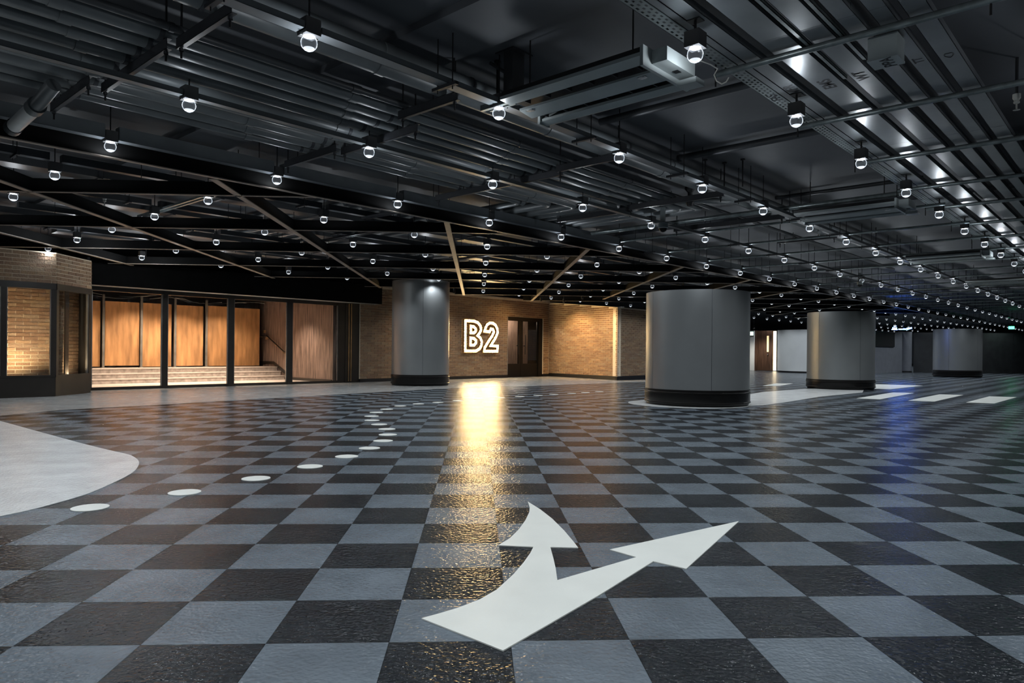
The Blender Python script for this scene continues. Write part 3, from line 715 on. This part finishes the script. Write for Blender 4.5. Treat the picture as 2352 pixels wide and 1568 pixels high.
part('face', MB().box(sgs-.02, tgs-.15, 2.92, sgs+.02, tgs+.15, 3.1), 'green_led', gs); part('hanger', MB().tube([(sgs, tgs, 3.1), (sgs, tgs, ZC)], .01, 6), 'black', gs)

# ------------------------------------------------------------------ globe lamps on their square grid
S0, T0, SP, LZ = 5.081, 4.820, 2.121, 3.547
GR = .063
globe_me = MB().lathe([(GR*math.sin(a), LZ*0-GR*math.cos(a)) for a in [math.pi*k/10 for k in range(0, 10)]], 16).mesh('globe', 'globe')
base_me = MB().lathe([(GR*.93*math.sin(a), -GR*.93*math.cos(a)) for a in [.0001, .2, .4, .6, .82]], 16).mesh('lens', 'globe_base')
hous_me = MB().box(-.064, -.064, .052, .064, .064, .175).mesh('housing', 'housing')
led_me = MB().lathe([(.0, .050), (.045, .050), (.047, .053)], 14).mesh('led_disc', 'led')
clip_me = MB().box(-.075, -.008, .044, -.058, .008, .054).box(.058, -.008, .044, .075, .008, .054).mesh('clip', 'steel')
stem_me = MB().tube([(0, 0, .17), (0, 0, ZC-LZ)], .007, 6).mesh('stem', 'black')
stem2_me = MB().tube([(0, 0, .17), (0, 0, .272)], .011, 6).box(-.045, -.055, .262, .045, .055, .275).mesh('stem', 'black')
ROWLAB = {-1: ('globe lamp on a short stem below the cable trays', 'lamps below the cable trays'),
          0: ('globe lamp set in the flat trunking beside the slotted air units', 'lamps in the trunking beside the air units'),
          1: ('globe lamp set in the trunking under the grey pipe bundle', 'lamps under the pipe bundle'),
          2: ('globe lamp in the row just before the long bordering fin', 'lamps beside the bordering fin')}
SPECIAL = {(0, -1): 'globe lamp at the boxed end of the nearest air unit, under the perforated tray',
           (-1, 0): 'large globe lamp in a gap of the trunking, above the crossbar end',
           (0, 0): 'globe lamp at the steel clip beside the open end of the nearest air unit',
           (-1, 1): 'globe lamp under the pipe bundle between the two nearest crossbars',
           (0, 1): 'globe lamp touching the second crossbar under the pipes',
           (1, 1): 'globe lamp in front of the third crossbar below the pipes',
           (1, -1): 'globe lamp under the tray marked FAS',
           (3, 1): 'globe lamp just beside the dome camera',
           (1, 0): 'globe lamp in the trunking above the third crossbar end',
           (-1, 2): 'globe lamp nearest the pale drainpipe elbow'}
lamps = []
for j in range(-4, 8):
    for i in range(-5, 36):
        s, t = S0+SP*i, T0+SP*j
        x, y, _ = W(s, t)
        if t > 20.9: continue
        d = math.hypot(x, y)
        vis = y > .5 and abs(F_PX*x/y) < 1230 and y < 76
        if vis and F_PX*(LZ-EYE)/y > 815: vis = False
        if math.hypot(s-16.03, t-18.84) < 1.1: continue
        if vis: lamps.append((d, i, j, s, t, True))
        elif y > -3 and d < 9.5 and t < 19: lamps.append((d, i, j, s, t, False))
lamps.sort()
vis_n = sum(1 for l in lamps if l[5])
far_mb = MB()
shown = 0
seen_row = {}
for d, i, j, s, t, vis in lamps:
    if vis:
        shown += 1
    if shown > 300:
        continue
    nth = None
    if vis: nth = seen_row[j] = seen_row.get(j, -1)+1
    if (i, j) in SPECIAL: lab, grp = SPECIAL[(i, j)], 'globe lamps'
    elif not vis: lab, grp = 'globe lamp overhead, out of view above the camera', 'lamps above the camera'
    elif s >= 44 or d > 38: lab, grp = 'tiny bright globe lamp in the far dense field of lamps', 'far field of globe lamps'
    elif j in ROWLAB: lab, grp = ROWLAB[j][0]+', '+ORD[nth]+' along', ROWLAB[j][1]
    else: lab, grp = 'globe lamp between the fins, %s along the %s row behind the bordering fin' % (ORD[nth], ORD[j-3]), 'lamps between the ceiling fins'
    L = bpy.data.objects.new('globe_lamp', None); COL.objects.link(L); L.empty_display_size = .05
    L.location = W(s, t, LZ); L.rotation_euler = (0, 0, TH); tag(L, lab, 'lamp', grp)
    inst('housing', hous_me, L)
    g = inst('globe', globe_me, L)
    inst('lens', base_me, g)
    if d < 22:
        inst('led_disc', led_me, L); inst('clip', clip_me, L)
    inst('stem', stem2_me if j <= -1 else stem_me, L)
    light('bulb_light', 'SPOT', L, (0, 0, -GR-.004), LAMP_W, LAMP_COL, .03, spot=2.5, blend=.55)
    if j >= 6 and s < 9: light('globe_spill', 'POINT', L, (0, 0, -GR-.02), 26.0, LAMP_COL, .03)
    elif d < 40: light('globe_spill', 'SPOT', L, (0, 0, -GR-.02), SPILL_W, LAMP_COL, .03, (math.pi, 0, 0), 3.10, .15)

# ------------------------------------------------------------------ trunking along the lamp rows
def trunk_row(j, s_from, s_to, mat, label, wdt=.125, h=.05, z=3.624, rods=-9):
    t = T0+SP*j
    R = thing('lighting_trunking', label, 'trunking', (s_from, t, z), 'lighting trunking rows')
    ss = [S0+SP*i for i in range(-5, 40)]
    cuts = [s_from]+[x for x in ss if s_from < x < s_to]+[s_to]
    for a, b in zip(cuts, cuts[1:]):
        a2, b2 = a+(.075 if a != s_from else 0), b-(.075 if b != s_to else 0)
        mb = MB().box(a2, t-wdt/2, z, b2, t+wdt/2, z+.004).box(a2, t-wdt/2, z, b2, t-wdt/2+.004, z+h).box(a2, t+wdt/2-.004, z, b2, t+wdt/2, z+h).box(a2, t-wdt/2, z, a2+.004, t+wdt/2, z+h).box(b2-.004, t-wdt/2, z, b2, t+wdt/2, z+h)
        part('segment', mb, mat, R)
    for k in range(int((s_to-s_from)/2.121)):
        x = s_from+1.0+2.121*k
        if x < rods: continue
        part('hanger_rod', MB().tube([(x, t-.1, z-.06), (x, t-.1, ZC)], .006, 6).tube([(x, t+.1, z-.06), (x, t+.1, ZC)], .006, 6), 'black', R)
        part('hanger_bar', MB().box(x-.02, t-.16, z-.03, x+.02, t+.16, z-.002), 'strut', R)
trunk_row(0, -3, 46, 'trunk', 'long flat grey trunking row carrying lamps past the air units')
trunk_row(1, -3, 60, 'pipe', 'long flat grey trunking row carrying lamps under the pipe bundle', rods=13, wdt=.09)
trunk_row(2, -1, 60, 'trunk', 'grey trunking row carrying lamps beside the bordering fin', h=.16, rods=13)
for j in (3, 4, 5, 6): trunk_row(j, 1.5 if j < 5 else 3.5, 25 if j > 5 else 44, 'pipe_dark', 'dark trunking row above the fins, %s row back from the bordering fin' % ORD[j-3], h=.10, z=3.74)

# ------------------------------------------------------------------ pipe bundle and crossbars
def elbow_path(s0, t0, z, s1, t1, r=.16):
    p = [(s0, t0, z), (s1-r, t0, z)]
    for k in range(1, 6):
        a = math.pi/2*k/6; p.append((s1-r+r*math.sin(a), t0+r-r*math.cos(a), z))
    p += [(s1, t0+r, z), (s1, t1, z)]
    return p
PIPES = [(5.16, .085, 'pipe', 26), (5.42, .10, 'pipe', 26), (5.98, .034, 'pipe_dark', 24), (6.22, .085, 'pipe', 12.0), (6.47, .078, 'pipe', 11.72), (6.72, .072, 'pipe', 11.44), (6.98, .078, 'pipe', 11.16),
         (7.26, .072, 'pipe', 10.88), (7.52, .066, 'pipe', 10.6), (7.80, .078, 'pipe', 10.3), (8.08, .072, 'pipe', 9.9), (8.33, .05, 'pipe', 9.4)]
for k, (t, r, m, s1) in enumerate(PIPES):
    z = 3.79+r
    P = thing('service_pipe', '%s pipe of the parallel ceiling bundle, %s counting from the trunking' % ('black conduit' if r < .04 else 'grey painted', ORD[k]), 'pipe', (2, t, z), 'pipes of the ceiling bundle')
    if s1 < 20: part('pipe_run', MB().tube(elbow_path(-3, t, z, s1, 9.75, .17), r, 14), m, P)
    else: part('pipe_run', MB().tube([(-3, t, z), (s1, t, z)], r, 14), m, P)
    for q, x in enumerate((1.2, 3.9, 6.4, 9.0)):
        if x < s1: part('coupling', MB().tube([(x+.13*k % 1.1, t, z), (x+.13*k % 1.1+.10, t, z)], r+.008, 14), m, P)
    for x in (2.4, 5.0, 7.85):
        part('saddle_clip', MB().tube([(x-.02, t, z), (x+.02, t, z)], r+.006, 12), 'strut', P)
def crossbar(s0, t0, t1, lab, z=3.70):
    B_ = thing('crossbar', lab, 'support bar', (s0, (t0+t1)/2, z), 'crossbars under the pipes')
    part('channel', MB().box(s0-.02, t0, z, s0-.016, t1, z+.09).box(s0-.02, t0, z, s0+.025, t1, z+.004).box(s0-.02, t0, z+.086, s0+.025, t1, z+.09), 'strut', B_)
    for x in (t0+.06, t1-.06):
        part('hanger_rod', MB().tube([(s0, x, z-.09), (s0, x, ZC)], .009, 6), 'black', B_)
        part('nut', MB().lathe([(.02, z-.03), (.02, z-.005)], 6, (s0, x)), 'strut', B_)
    x = t0+.4
    while x < t1-.2:
        part('clip_bolt', MB().tube([(s0+.01, x, z+.05), (s0+.01, x, z+.22)], .007, 6), 'black', B_); x += .55
bars = [(2.50, 5.10, 6.08), (2.44, 6.12, 7.68), (2.28, 7.52, 8.72), (4.86, 5.16, 6.10), (5.26, 6.25, 7.76), (5.12, 7.66, 8.9), (7.72, 5.12, 6.2), (7.90, 6.22, 8.92), (10.6, 5.1, 6.9), (10.75, 6.9, 8.6), (13.1, 5.1, 7.4), (16, 5.1, 6.4)]
for k, (s0, a, b) in enumerate(bars):
    crossbar(s0, a, b, 'dark steel crossbar under the pipes, %s piece counting from the near end' % ORD[k])
# pipes and conduits across the bays
for k, (s0, a, b, z, r, m) in enumerate(((12.35, 3.0, 8.95, 3.735, .042, 'galv'), (9.3, 5.2, 2.9, 4.04, .05, 'pipe_dark'), (7.2, 2.9, 5.1, 4.04, .045, 'pipe_dark'), (12.9, 2.8, 5.2, 4.06, .035, 'pipe_dark'))):
    solo('cross_pipe', MB().tube([(s0, a, z), (s0, b, z)], r, 12), m, (s0, a, z), ('galvanised pipe crossing below the ends of the pipe bundle', 'dark pipe close under the slab by the second lamp of the tray row', 'dark pipe close under the slab beside the nearest air unit', 'thin dark pipe under the slab before the second air unit')[k], 'pipe')
for i in range(4, 22):
    s0 = S0+SP*i
    far = i > 12
    solo('conduit', MB().tube([(s0-.085, 2.6, 3.701), (s0-.085, 8.95, 3.701)], .025, 10), 'galv', (s0, 5, 3.665),
         'thin conduit linking lamps across the rows, %s back from the dome camera' % ORD[i-4], 'conduit', 'conduits across the lamp rows')
# short loose conduit stubs and flanged straps near the fins
for k, (s0, a, b, z) in enumerate(((1.55, 9.5, 11.6, 3.69), (5.25, 9.4, 14.4, 3.69), (8.1, 9.4, 11.2, 3.69), (9.15, 11.4, 16, 3.69), (13.35, 9.4, 15.5, 3.69), (17.5, 9.4, 19, 3.69))):
    T = thing('twin_rail', 'twin steel rails above the fins, %s pair counting from the near end' % ORD[k], 'rail', (s0, a, z), 'twin rails above the fins')
    for dx in (-.05, .05): part('rail', MB().box(s0+dx-.018, a, z, s0+dx+.018, b, z+.035), 'galv' if k < 2 else 'strut', T)
    part('strap', MB().box(s0-.08, a+.2, z-.01, s0+.08, a+.25, z), 'strut', T)
dp = thing('drain_pipe', 'pale grey drainpipe with a collared elbow at the near end of the pipes', 'pipe', (2.1, 8.6, 3.6))
a_, b_, c_ = (2.05, 7.80, 3.70), (1.99, 8.12, 3.56), (1.97, 8.84, 3.50)
part('upper_run', MB().tube([a_, b_], .068, 16), 'pipe', dp); part('lower_run', MB().tube([b_, c_], .072, 16), 'pipe_pale', dp)
part('collar', MB().tube([(1.992, 8.10, 3.565), (1.988, 8.22, 3.552)], .085, 16), 'pipe', dp); part('end_collar', MB().tube([(1.97, 8.82, 3.502), (1.968, 8.92, 3.493)], .082, 16), 'pipe_dark', dp)
# ducts and dark service runs in the void above the fins
for k, (t, z, hh, ww, s0, s1) in enumerate(((10.1, 3.85, .11, .3, -1, 22), (12.4, 3.85, .12, .35, 0, 24), (14.6, 3.85, .11, .4, 2, 26), (17.0, 3.85, .12, .3, 3, 40), (18.9, 3.85, .11, .4, 5, 40))):
    D_ = thing('service_duct', 'dark flat duct in the void above the fins, %s back from the bordering fin' % ORD[k], 'duct', (s0, t, z), 'ducts above the fins')
    x = s0
    while x < s1-.1:
        part('duct_section', MB().box(x, t-ww/2, z, min(x+1.9, s1), t+ww/2, z+hh), 'pipe_dark', D_)
        part('flange', MB().box(x+1.88, t-ww/2-.02, z-.02, x+1.94, t+ww/2+.02, z+hh+.02), 'strut', D_); x += 1.95
for k in range(9):
    s0 = 7.5+.42*k
    solo('void_pipe', MB().tube([(s0, 11.6, 4.02), (s0, 17.5, 4.02)], .04, 10), 'pipe', (s0, 12, 3.98), 'dim pipe in the bundle above the fins, %s from the near side' % ORD[k], 'pipe', 'dim pipes above the fins')
for k in range(8):
    s0 = 12.6+.45*k
    solo('void_pipe', MB().tube([(s0, 14.2, 4.02), (s0, 20.8, 4.02)], .04, 10), 'pipe', (s0, 14, 4), 'dim pipe in the deeper bundle near the shopfronts, %s from the near side' % ORD[k], 'pipe', 'dim pipes near the shopfronts')

# ------------------------------------------------------------------ ceiling fins on the diagonal
FZ, FH = 3.465, .20
def fin(p0, q0, p1, q1, w, label, th=TT, z=FZ, h=FH):
    mx, my = (p0+p1)/2, (q0+q1)/2
    N = thing('ceiling_fin', label, 'ceiling fin', (mx, my, z), 'dark ceiling fins', th=th)
    d = Vector((p1-p0, q1-q0)).normalized(); n = Vector((-d.y, d.x))*w/2
    q = [(p0+n.x, q0+n.y), (p1+n.x, q1+n.y), (p1-n.x, q1-n.y), (p0-n.x, q0-n.y)]
    part('blade', MB().prism(q, z+.012, z+h), 'fin_side', N); part('edge_cap', MB().prism(q, z, z+.012), 'fin_edge', N)  # warm light on the fin bottom is put into the cap colour
    L = (Vector((p1-p0, q1-q0))).length; k = 1.0
    while k < L:
        c = (p0+d.x*k, q0+d.y*k); part('hanger_rod', MB().tube([(c[0], c[1], z+h), (c[0], c[1], ZC)], .006, 5), 'black', N); k += 3.2
F0T = 9.22
def pq(s, t): return inv(W(s, t), TT)
def st_of(p, q): return inv(W(p, q, 0, TT))
fin(*(-2.5, F0T), *(60, F0T), .06, 'long bordering fin between the pipe zone and the fin zone', th=TH, z=3.45, h=.26)
# along the tile columns: from the border to the shopfront
def clip_line(fn, lo, hi, inside):
    pts = [lo+(hi-lo)*k/400 for k in range(401)]; ok = [x for x in pts if inside(*st_of(*fn(x)))]
    return (min(ok), max(ok)) if ok else None
ins = lambda s, t: F0T+.05 < t < 21.1 and 1.0 < s < 46 and not (s > 25.4 and t > 17.0) and not (s < 6.4 and t > 19.6) and math.hypot(s-16.03, t-18.84) > 1.05
for k in range(-4, 8):
    p = -.555+3.0*k; r = clip_line(lambda q: (p, q), 2, 60, ins)
    if r and r[1]-r[0] > 1: fin(p, r[0], p, r[1], .10, 'wide ceiling fin with painted warm-lit edge running away, %s of its set from the corner shop' % ORD[k+4])
for k in range(0, 14):
    q = 10.72+3.0*k; r = clip_line(lambda p: (p, q), -26, 40, ins)
    if r and r[1]-r[0] > 1: fin(r[0], q, r[1], q, .05, 'thin ceiling fin running across, %s of its set from the near end' % ORD[k])

# ------------------------------------------------------------------ cable trays on the other side
TZ = 3.815
TRAYS = [('perforated', 2.83, 2.97), ('plain', 2.755, 2.825), ('ELVFR', 2.61, 2.75), ('EMS', 2.25, 2.49), ('WT', 1.97, 2.15), ('PPA', 1.73, 1.87), ('TT', 1.51, 1.64), ('cloud', 1.27, 1.43)]
TLAB = {'perforated': 'perforated steel cable tray at the edge of the tray group, marked FAS', 'plain': 'narrow plain cable tray between the perforated tray and the ELVFR tray', 'ELVFR': 'grey cable tray marked ELVFR', 'EMS': 'widest grey cable tray marked EMS',
        'WT': 'grey cable tray marked WT', 'PPA': 'grey cable tray marked PPA carrying the square box', 'TT': 'narrow grey cable tray marked TT', 'cloud': 'outermost grey cable tray with a small loop drawn on it'}
TRO = {}
for nm, a, b in TRAYS:
    T = thing('cable_tray', TLAB[nm], 'cable tray', (8, (a+b)/2, TZ), 'parallel cable trays'); TRO[nm] = T
    if nm == 'perforated':
        mb = MB(); s = -2.0
        ys = [a, a+.022, a+.040, a+.060, a+.080, a+.100, a+.118, b]
        slots = {1: .0, 3: .03, 5: .0}
        mb.box(-2, a, TZ, 44, a+.004, TZ+.05); mb.box(-2, b-.004, TZ, 44, b, TZ+.05)
        for r_ in range(len(ys)-1):
            if r_ in slots:
                x = -2.0+slots[r_]; prev = -2.0
                while x < 24:
                    mb.quad([(prev, ys[r_], TZ), (x, ys[r_], TZ), (x, ys[r_+1], TZ), (prev, ys[r_+1], TZ)]); prev = x+.035; x += .075
                mb.quad([(prev, ys[r_], TZ), (44, ys[r_], TZ), (44, ys[r_+1], TZ), (prev, ys[r_+1], TZ)])
            else: mb.quad([(-2, ys[r_], TZ), (44, ys[r_], TZ), (44, ys[r_+1], TZ), (-2, ys[r_+1], TZ)])
        part('tray_bed', mb, 'perf', T)
    else:
        for k in range(12):
            x0, x1 = -2+3.9*k, -2+3.9*(k+1)-.004
            part('tray_bed', MB().box(x0, a, TZ, x1, b, TZ+.004).box(x0, a, TZ, x1, a+.004, TZ+.06).box(x0, b-.004, TZ, x1, b, TZ+.06), 'tray', T)
            if k % 2: part('splice_plate', MB().box(x1-.12, a-.003, TZ+.01, x1+.12, a, TZ+.05), 'tray', T)
def text_on(tray, txt, s, t, size, rot, z):
    c = bpy.data.curves.new('marking', 'FONT'); c.body = txt; c.size = size; c.align_x = 'CENTER'; c.align_y = 'CENTER'; c.offset = size*.022
    tmp = bpy.data.objects.new('tmp', c); COL.objects.link(tmp)
    dg = bpy.context.evaluated_depsgraph_get(); me = bpy.data.meshes.new_from_object(tmp.evaluated_get(dg)); bpy.data.objects.remove(tmp)
    me.materials.clear(); me.materials.append(MATS['ink'])
    o = bpy.data.objects.new('marking', me); COL.objects.link(o); o.parent = tray
    b = tray['_b']; o.location = (s-b[0], t-b[1], z-b[2])
    o.rotation_euler = (math.pi, 0, rot+math.pi)
    return o
for nm, txt, (px, py), size in (('perforated', 'FAS', (1775, 225), .13), ('ELVFR', 'ELVFR', (1832, 208), .15), ('EMS', 'EMS', (1900, 193), .16), ('WT', 'WT', (1973, 175), .15), ('TT', 'TT', (2112, 138), .11)):
    s, t = st(px, py, TZ)
    a, b = [(x[1], x[2]) for x in TRAYS if x[0] == nm][0]
    text_on(TRO[nm], txt, s, (a+b)/2, size, 0.0, TZ-.0015)
s, t = st(2187, 124, TZ)
lo = part('marking', MB().tube([(s+.05*math.cos(a)*(1+.25*math.cos(3*a)), 1.35+.035*math.sin(a), TZ-.002) for a in [2*math.pi*k/16 for k in range(17)]], .003, 5), 'ink', TRO['cloud'])
# the square box
s, t = st(2035, 140, 3.62)
jb = thing('tray_box', 'square grey box marked PPA hung below the cable trays', 'junction box', (s, t, 3.6))
part('body', MB().box(s-.11, t-.11, 3.62, s+.11, t+.11, 3.80), 'unit', jb); part('cover', MB().box(s-.115, t-.115, 3.605, s+.115, t+.115, 3.62), 'unit', jb)
text_on(jb, 'PPA', s, t-.02, .13, 0.0, 3.604)
for k, s0 in enumerate((6.1, 8.13, 10.2, 12.3, 14.16, 16.3, 18.4, 20.5, 22.6, 24.7, 26.8)):
    r_ = thing('tray_rail', 'round steel rail under the cable trays, %s from the near end' % ORD[k], 'rail', (s0, 1.5, 3.77), 'steel rails under the cable trays')
    part('tube', MB().tube([(s0, 3.02, 3.772), (s0, -1.2, 3.772)], .030, 12), 'galv', r_)
    part('hanger_rod', MB().tube([(s0, 3.03, 3.66), (s0, 3.03, 3.9)], .008, 6), 'black', r_)
    part('hanger_rod', MB().tube([(s0, .9, 3.66), (s0, .9, ZC)], .008, 6), 'black', r_)
for k, (pts, lab) in enumerate((([(7.05, 2.19, 3.82), (5.0, 2.19, 3.82), (2, 2.19, 3.82)], 'thin open channel rail between the EMS and WT trays'), ([(6.7, 1.92, 3.82), (2, 1.92, 3.82)], 'thin open channel rail beside the WT tray'))):
    mb = MB(); s1, s0 = pts[0][0], 2.0; t = pts[0][1]
    mb.box(s0, t-.02, 3.80, s1, t-.014, 3.83).box(s0, t+.014, 3.80, s1, t+.02, 3.83).box(s0, t-.02, 3.80, s1, t+.02, 3.804)
    solo('channel_rail', mb, 'galv', (s1, t, 3.8), lab, 'rail')
for k, (px, py) in enumerate(((2335, 235), (240, 462))):
    s, t = st(px, py, 3.70)
    sp = thing('sprinkler', ('pale sprinkler head beyond the outermost cable tray', 'small sprinkler head above the fins near the corner shop')[k], 'sprinkler', (s, t, 3.6))
    part('drop', MB().tube([(s, t, 3.74), (s, t, ZC)], .014, 8), 'pipe_dark', sp)
    part('body', MB().lathe([(.035, 3.78), (.035, 3.74), (.022, 3.72), (.028, 3.70), (.024, 3.69), (.008, 3.685), (.008, 3.63), (.032, 3.625), (.0, 3.62)], 14, (s, t)), 'cable', sp)

# ------------------------------------------------------------------ slotted linear air units
def air_unit(s0, t0, t1, label, z=3.52, w=.74):
    A_ = thing('air_unit', label, 'air unit', (s0+w/2, (t0+t1)/2, z), 'slotted linear air units')
    n = 6
    lip = [(s0+w-.06, z), (s0+w-.02, z+.015), (s0+w, z+.05), (s0+w, z+.20)]
    def run(poly, name, mat):                      # poly in (s,z) extruded along t
        mb = MB(); k = len(poly)
        mb.v = [(p[0], t0, p[1]) for p in poly]+[(p[0], t1, p[1]) for p in poly]
        mb.f = [tuple(range(k)), tuple(range(2*k-1, k-1, -1))]+[(i, (i+1) % k, k+(i+1) % k, k+i) for i in range(k)]; mb.m = [0]*len(mb.f)
        return part(name, mb, mat, A_)
    run([(s0+w-.13, z-.005), (s0+w-.05, z-.03), (s0+w-.015, z-.02), (s0+w, z+.02), (s0+w, z+.13), (s0+w-.13, z+.02)], 'front_lip', 'unit')
    mid = run([(s0+.28, z+.02), (s0+w-.28, z-.01), (s0+w-.28, z+.01), (s0+.28, z+.04)], 'centre_plate', 'unit')
    run([(s0, z+.05), (s0+.14, z+.035), (s0+.14, z+.055), (s0, z+.08)], 'rear_lip', 'unit')
    run([(s0+.02, z+.13), (s0+.02, z+.085), (s0+w-.02, z+.085), (s0+w-.02, z+.13)], 'inner_tray', 'black')
    part('end_cap', MB().box(s0+w-.15, t1, z-.035, s0+w+.005, t1+.03, z+.13), 'unit', A_)
    e = part('end_cap', MB().box(s0-.01, t0-.03, z-.035, s0+w+.005, t0, z+.13), 'unit', A_)
    b = part('end_box', MB().box(s0+.12, t0-.17, z+.01, s0+w-.16, t0-.03, z+.12), 'unit', A_)
    part('socket', MB().box(s0+.36, t0-.13, z+.006, s0+.42, t0-.08, z+.0105), 'black', b)
    part('foot_bracket', MB().box(s0+w-.20, t0-.20, z-.05, s0+w-.05, t0-.03, z-.005), 'unit', A_)
    for k in range(n):
        x = t0+.15+(t1-t0-.3)*k/(n-1)
        part('slot_rib', MB().box(s0+.142, x-.006, z+.05, s0+.268, x+.006, z+.10).box(s0+w-.238, x+.05, z+.02, s0+w-.132, x+.062, z+.10), 'strut', A_)
    for x in (t0+.18, t1-.10): part('maker_plate', MB().box(s0+.30, x-.04, z+.008, s0+.36, x+.04, z+.0195), 'label_metal', A_)
    for x in (t0+.2, t1-.2): part('hanger_rod', MB().tube([(s0+.2, x, z+.2), (s0+.2, x, ZC)], .008, 6), 'black', A_)
air_unit(4.86, 3.06, 4.60, 'nearest long slotted grey air unit between two lamps')
air_unit(12.2, 3.04, 4.60, 'second slotted grey air unit, farther under the slab')
air_unit(19.5, 3.04, 4.60, 'third slotted grey air unit, small near the far lamp rows')
air_unit(26.9, 3.04, 4.60, 'fourth and farthest slotted grey air unit')
ck = solo('clip_rail', MB().box(5.02, 4.60, 3.60, 5.06, 5.02, 3.655).box(5.09, 4.62, 3.60, 5.12, 4.96, 3.62), 'galv', (5.05, 4.8, 3.6), 'short bright steel clip rail at the open end of the nearest air unit', 'rail')
dpst = thing('drop_post', 'dark square drop post from the slab at the nearest air unit', 'post', (5.18, 4.72, 3.66))
part('post', MB().box(5.10, 4.66, 3.66, 5.27, 4.78, ZC), 'pipe_dark', dpst); part('top_plate', MB().box(5.04, 4.6, ZC-.015, 5.33, 4.84, ZC), 'strut', dpst); part('brace', MB().tube([(5.16, 4.78, 3.95), (5.12, 4.98, 4.1)], .02, 6), 'pipe_dark', dpst)
for k, (px, py, z) in enumerate(((1043, 117, ZC), (1143, 140, ZC), (1620, 366, ZC), (1664, 373, ZC), (1706, 365, ZC))):
    s, t = st(px, py, z); r_ = thing('hanger_rod_drop', 'short dark rod hanging from the bare slab, %s counting back from the near pipes' % ORD[k], 'rod', (s, t, 3.7), 'rods hanging from the slab')
    part('rod', MB().tube([(s, t, 3.72), (s, t, ZC)], .012, 6), 'black', r_); part('anchor', MB().lathe([(.035, ZC), (.035, ZC-.02), (.012, ZC-.025)], 8, (s, t)), 'black', r_)
# loose white cable by the tray
s, t = st(1660, 165, 3.70)
cp = [(5.15, 2.72, 3.62), (5.5, 2.70, 3.70), (5.75, 2.80, 3.73)] 
P3 = [((1605, 138), 3.62), ((1632, 148), 3.68), ((1648, 158), 3.71), ((1640, 172), 3.66), ((1646, 186), 3.60), ((1658, 193), 3.575), ((1668, 188), 3.59), ((1674, 178), 3.63)]
wp = [st(*p, z)+(z,) for p, z in P3]
solo('loose_wire', MB().tube(wp, .006, 6), 'cable', wp[0], 'curled white loose wire hanging by the perforated tray', 'wire')
# dome cameras
for k, (px, py) in enumerate(((1523, 527), (1975, 655))):
    s, t = st(px, py, 3.40)
    dc = thing('dome_camera', ('grey dome camera on a plate bracket below the galvanised pipe', 'far small dome camera under the middle lamp rows')[k], 'camera', (s, t, 3.35))
    part('body', MB().lathe([(.0, 3.50), (.085, 3.50), (.09, 3.43), (.075, 3.42)], 20, (s, t)), 'unit', dc)
    part('dome', MB().lathe([(.073*math.cos(a), 3.425-.075*math.sin(a)) for a in (0, .3, .6, .9, 1.2, 1.5707)], 18, (s, t)), 'black_satin', dc)
    part('plate', MB().box(s-.16, t-.10, 3.50, s+.16, t+.16, 3.515), 'clad', dc); part('arm', MB().box(s-.02, t-.03, 3.515, s+.03, t+.05, 3.80), 'unit', dc)
bl = thing('valve_fitting', 'black valve fitting hanging in the pipe elbow beyond the bundle', 'valve', st(1585, 470, 3.7)+(3.7,))
s, t = bl['_b'][0], bl['_b'][1]
part('body', MB().lathe([(.0, 4.0), (.09, 4.0), (.09, 3.96), (.04, 3.9), (.04, 3.78), (.07, 3.74), (.05, 3.68), (.0, 3.67)], 14, (s, t)), 'black', bl)
part('branch', MB().tube([(s-.1, t+.25, 3.78), (s, t, 3.78), (s+.5, t-.4, 3.78), (s+.9, t-.5, 3.9)], .05, 10), 'pipe', bl)
print('lamps visible', vis_n, 'cells', len(cells))
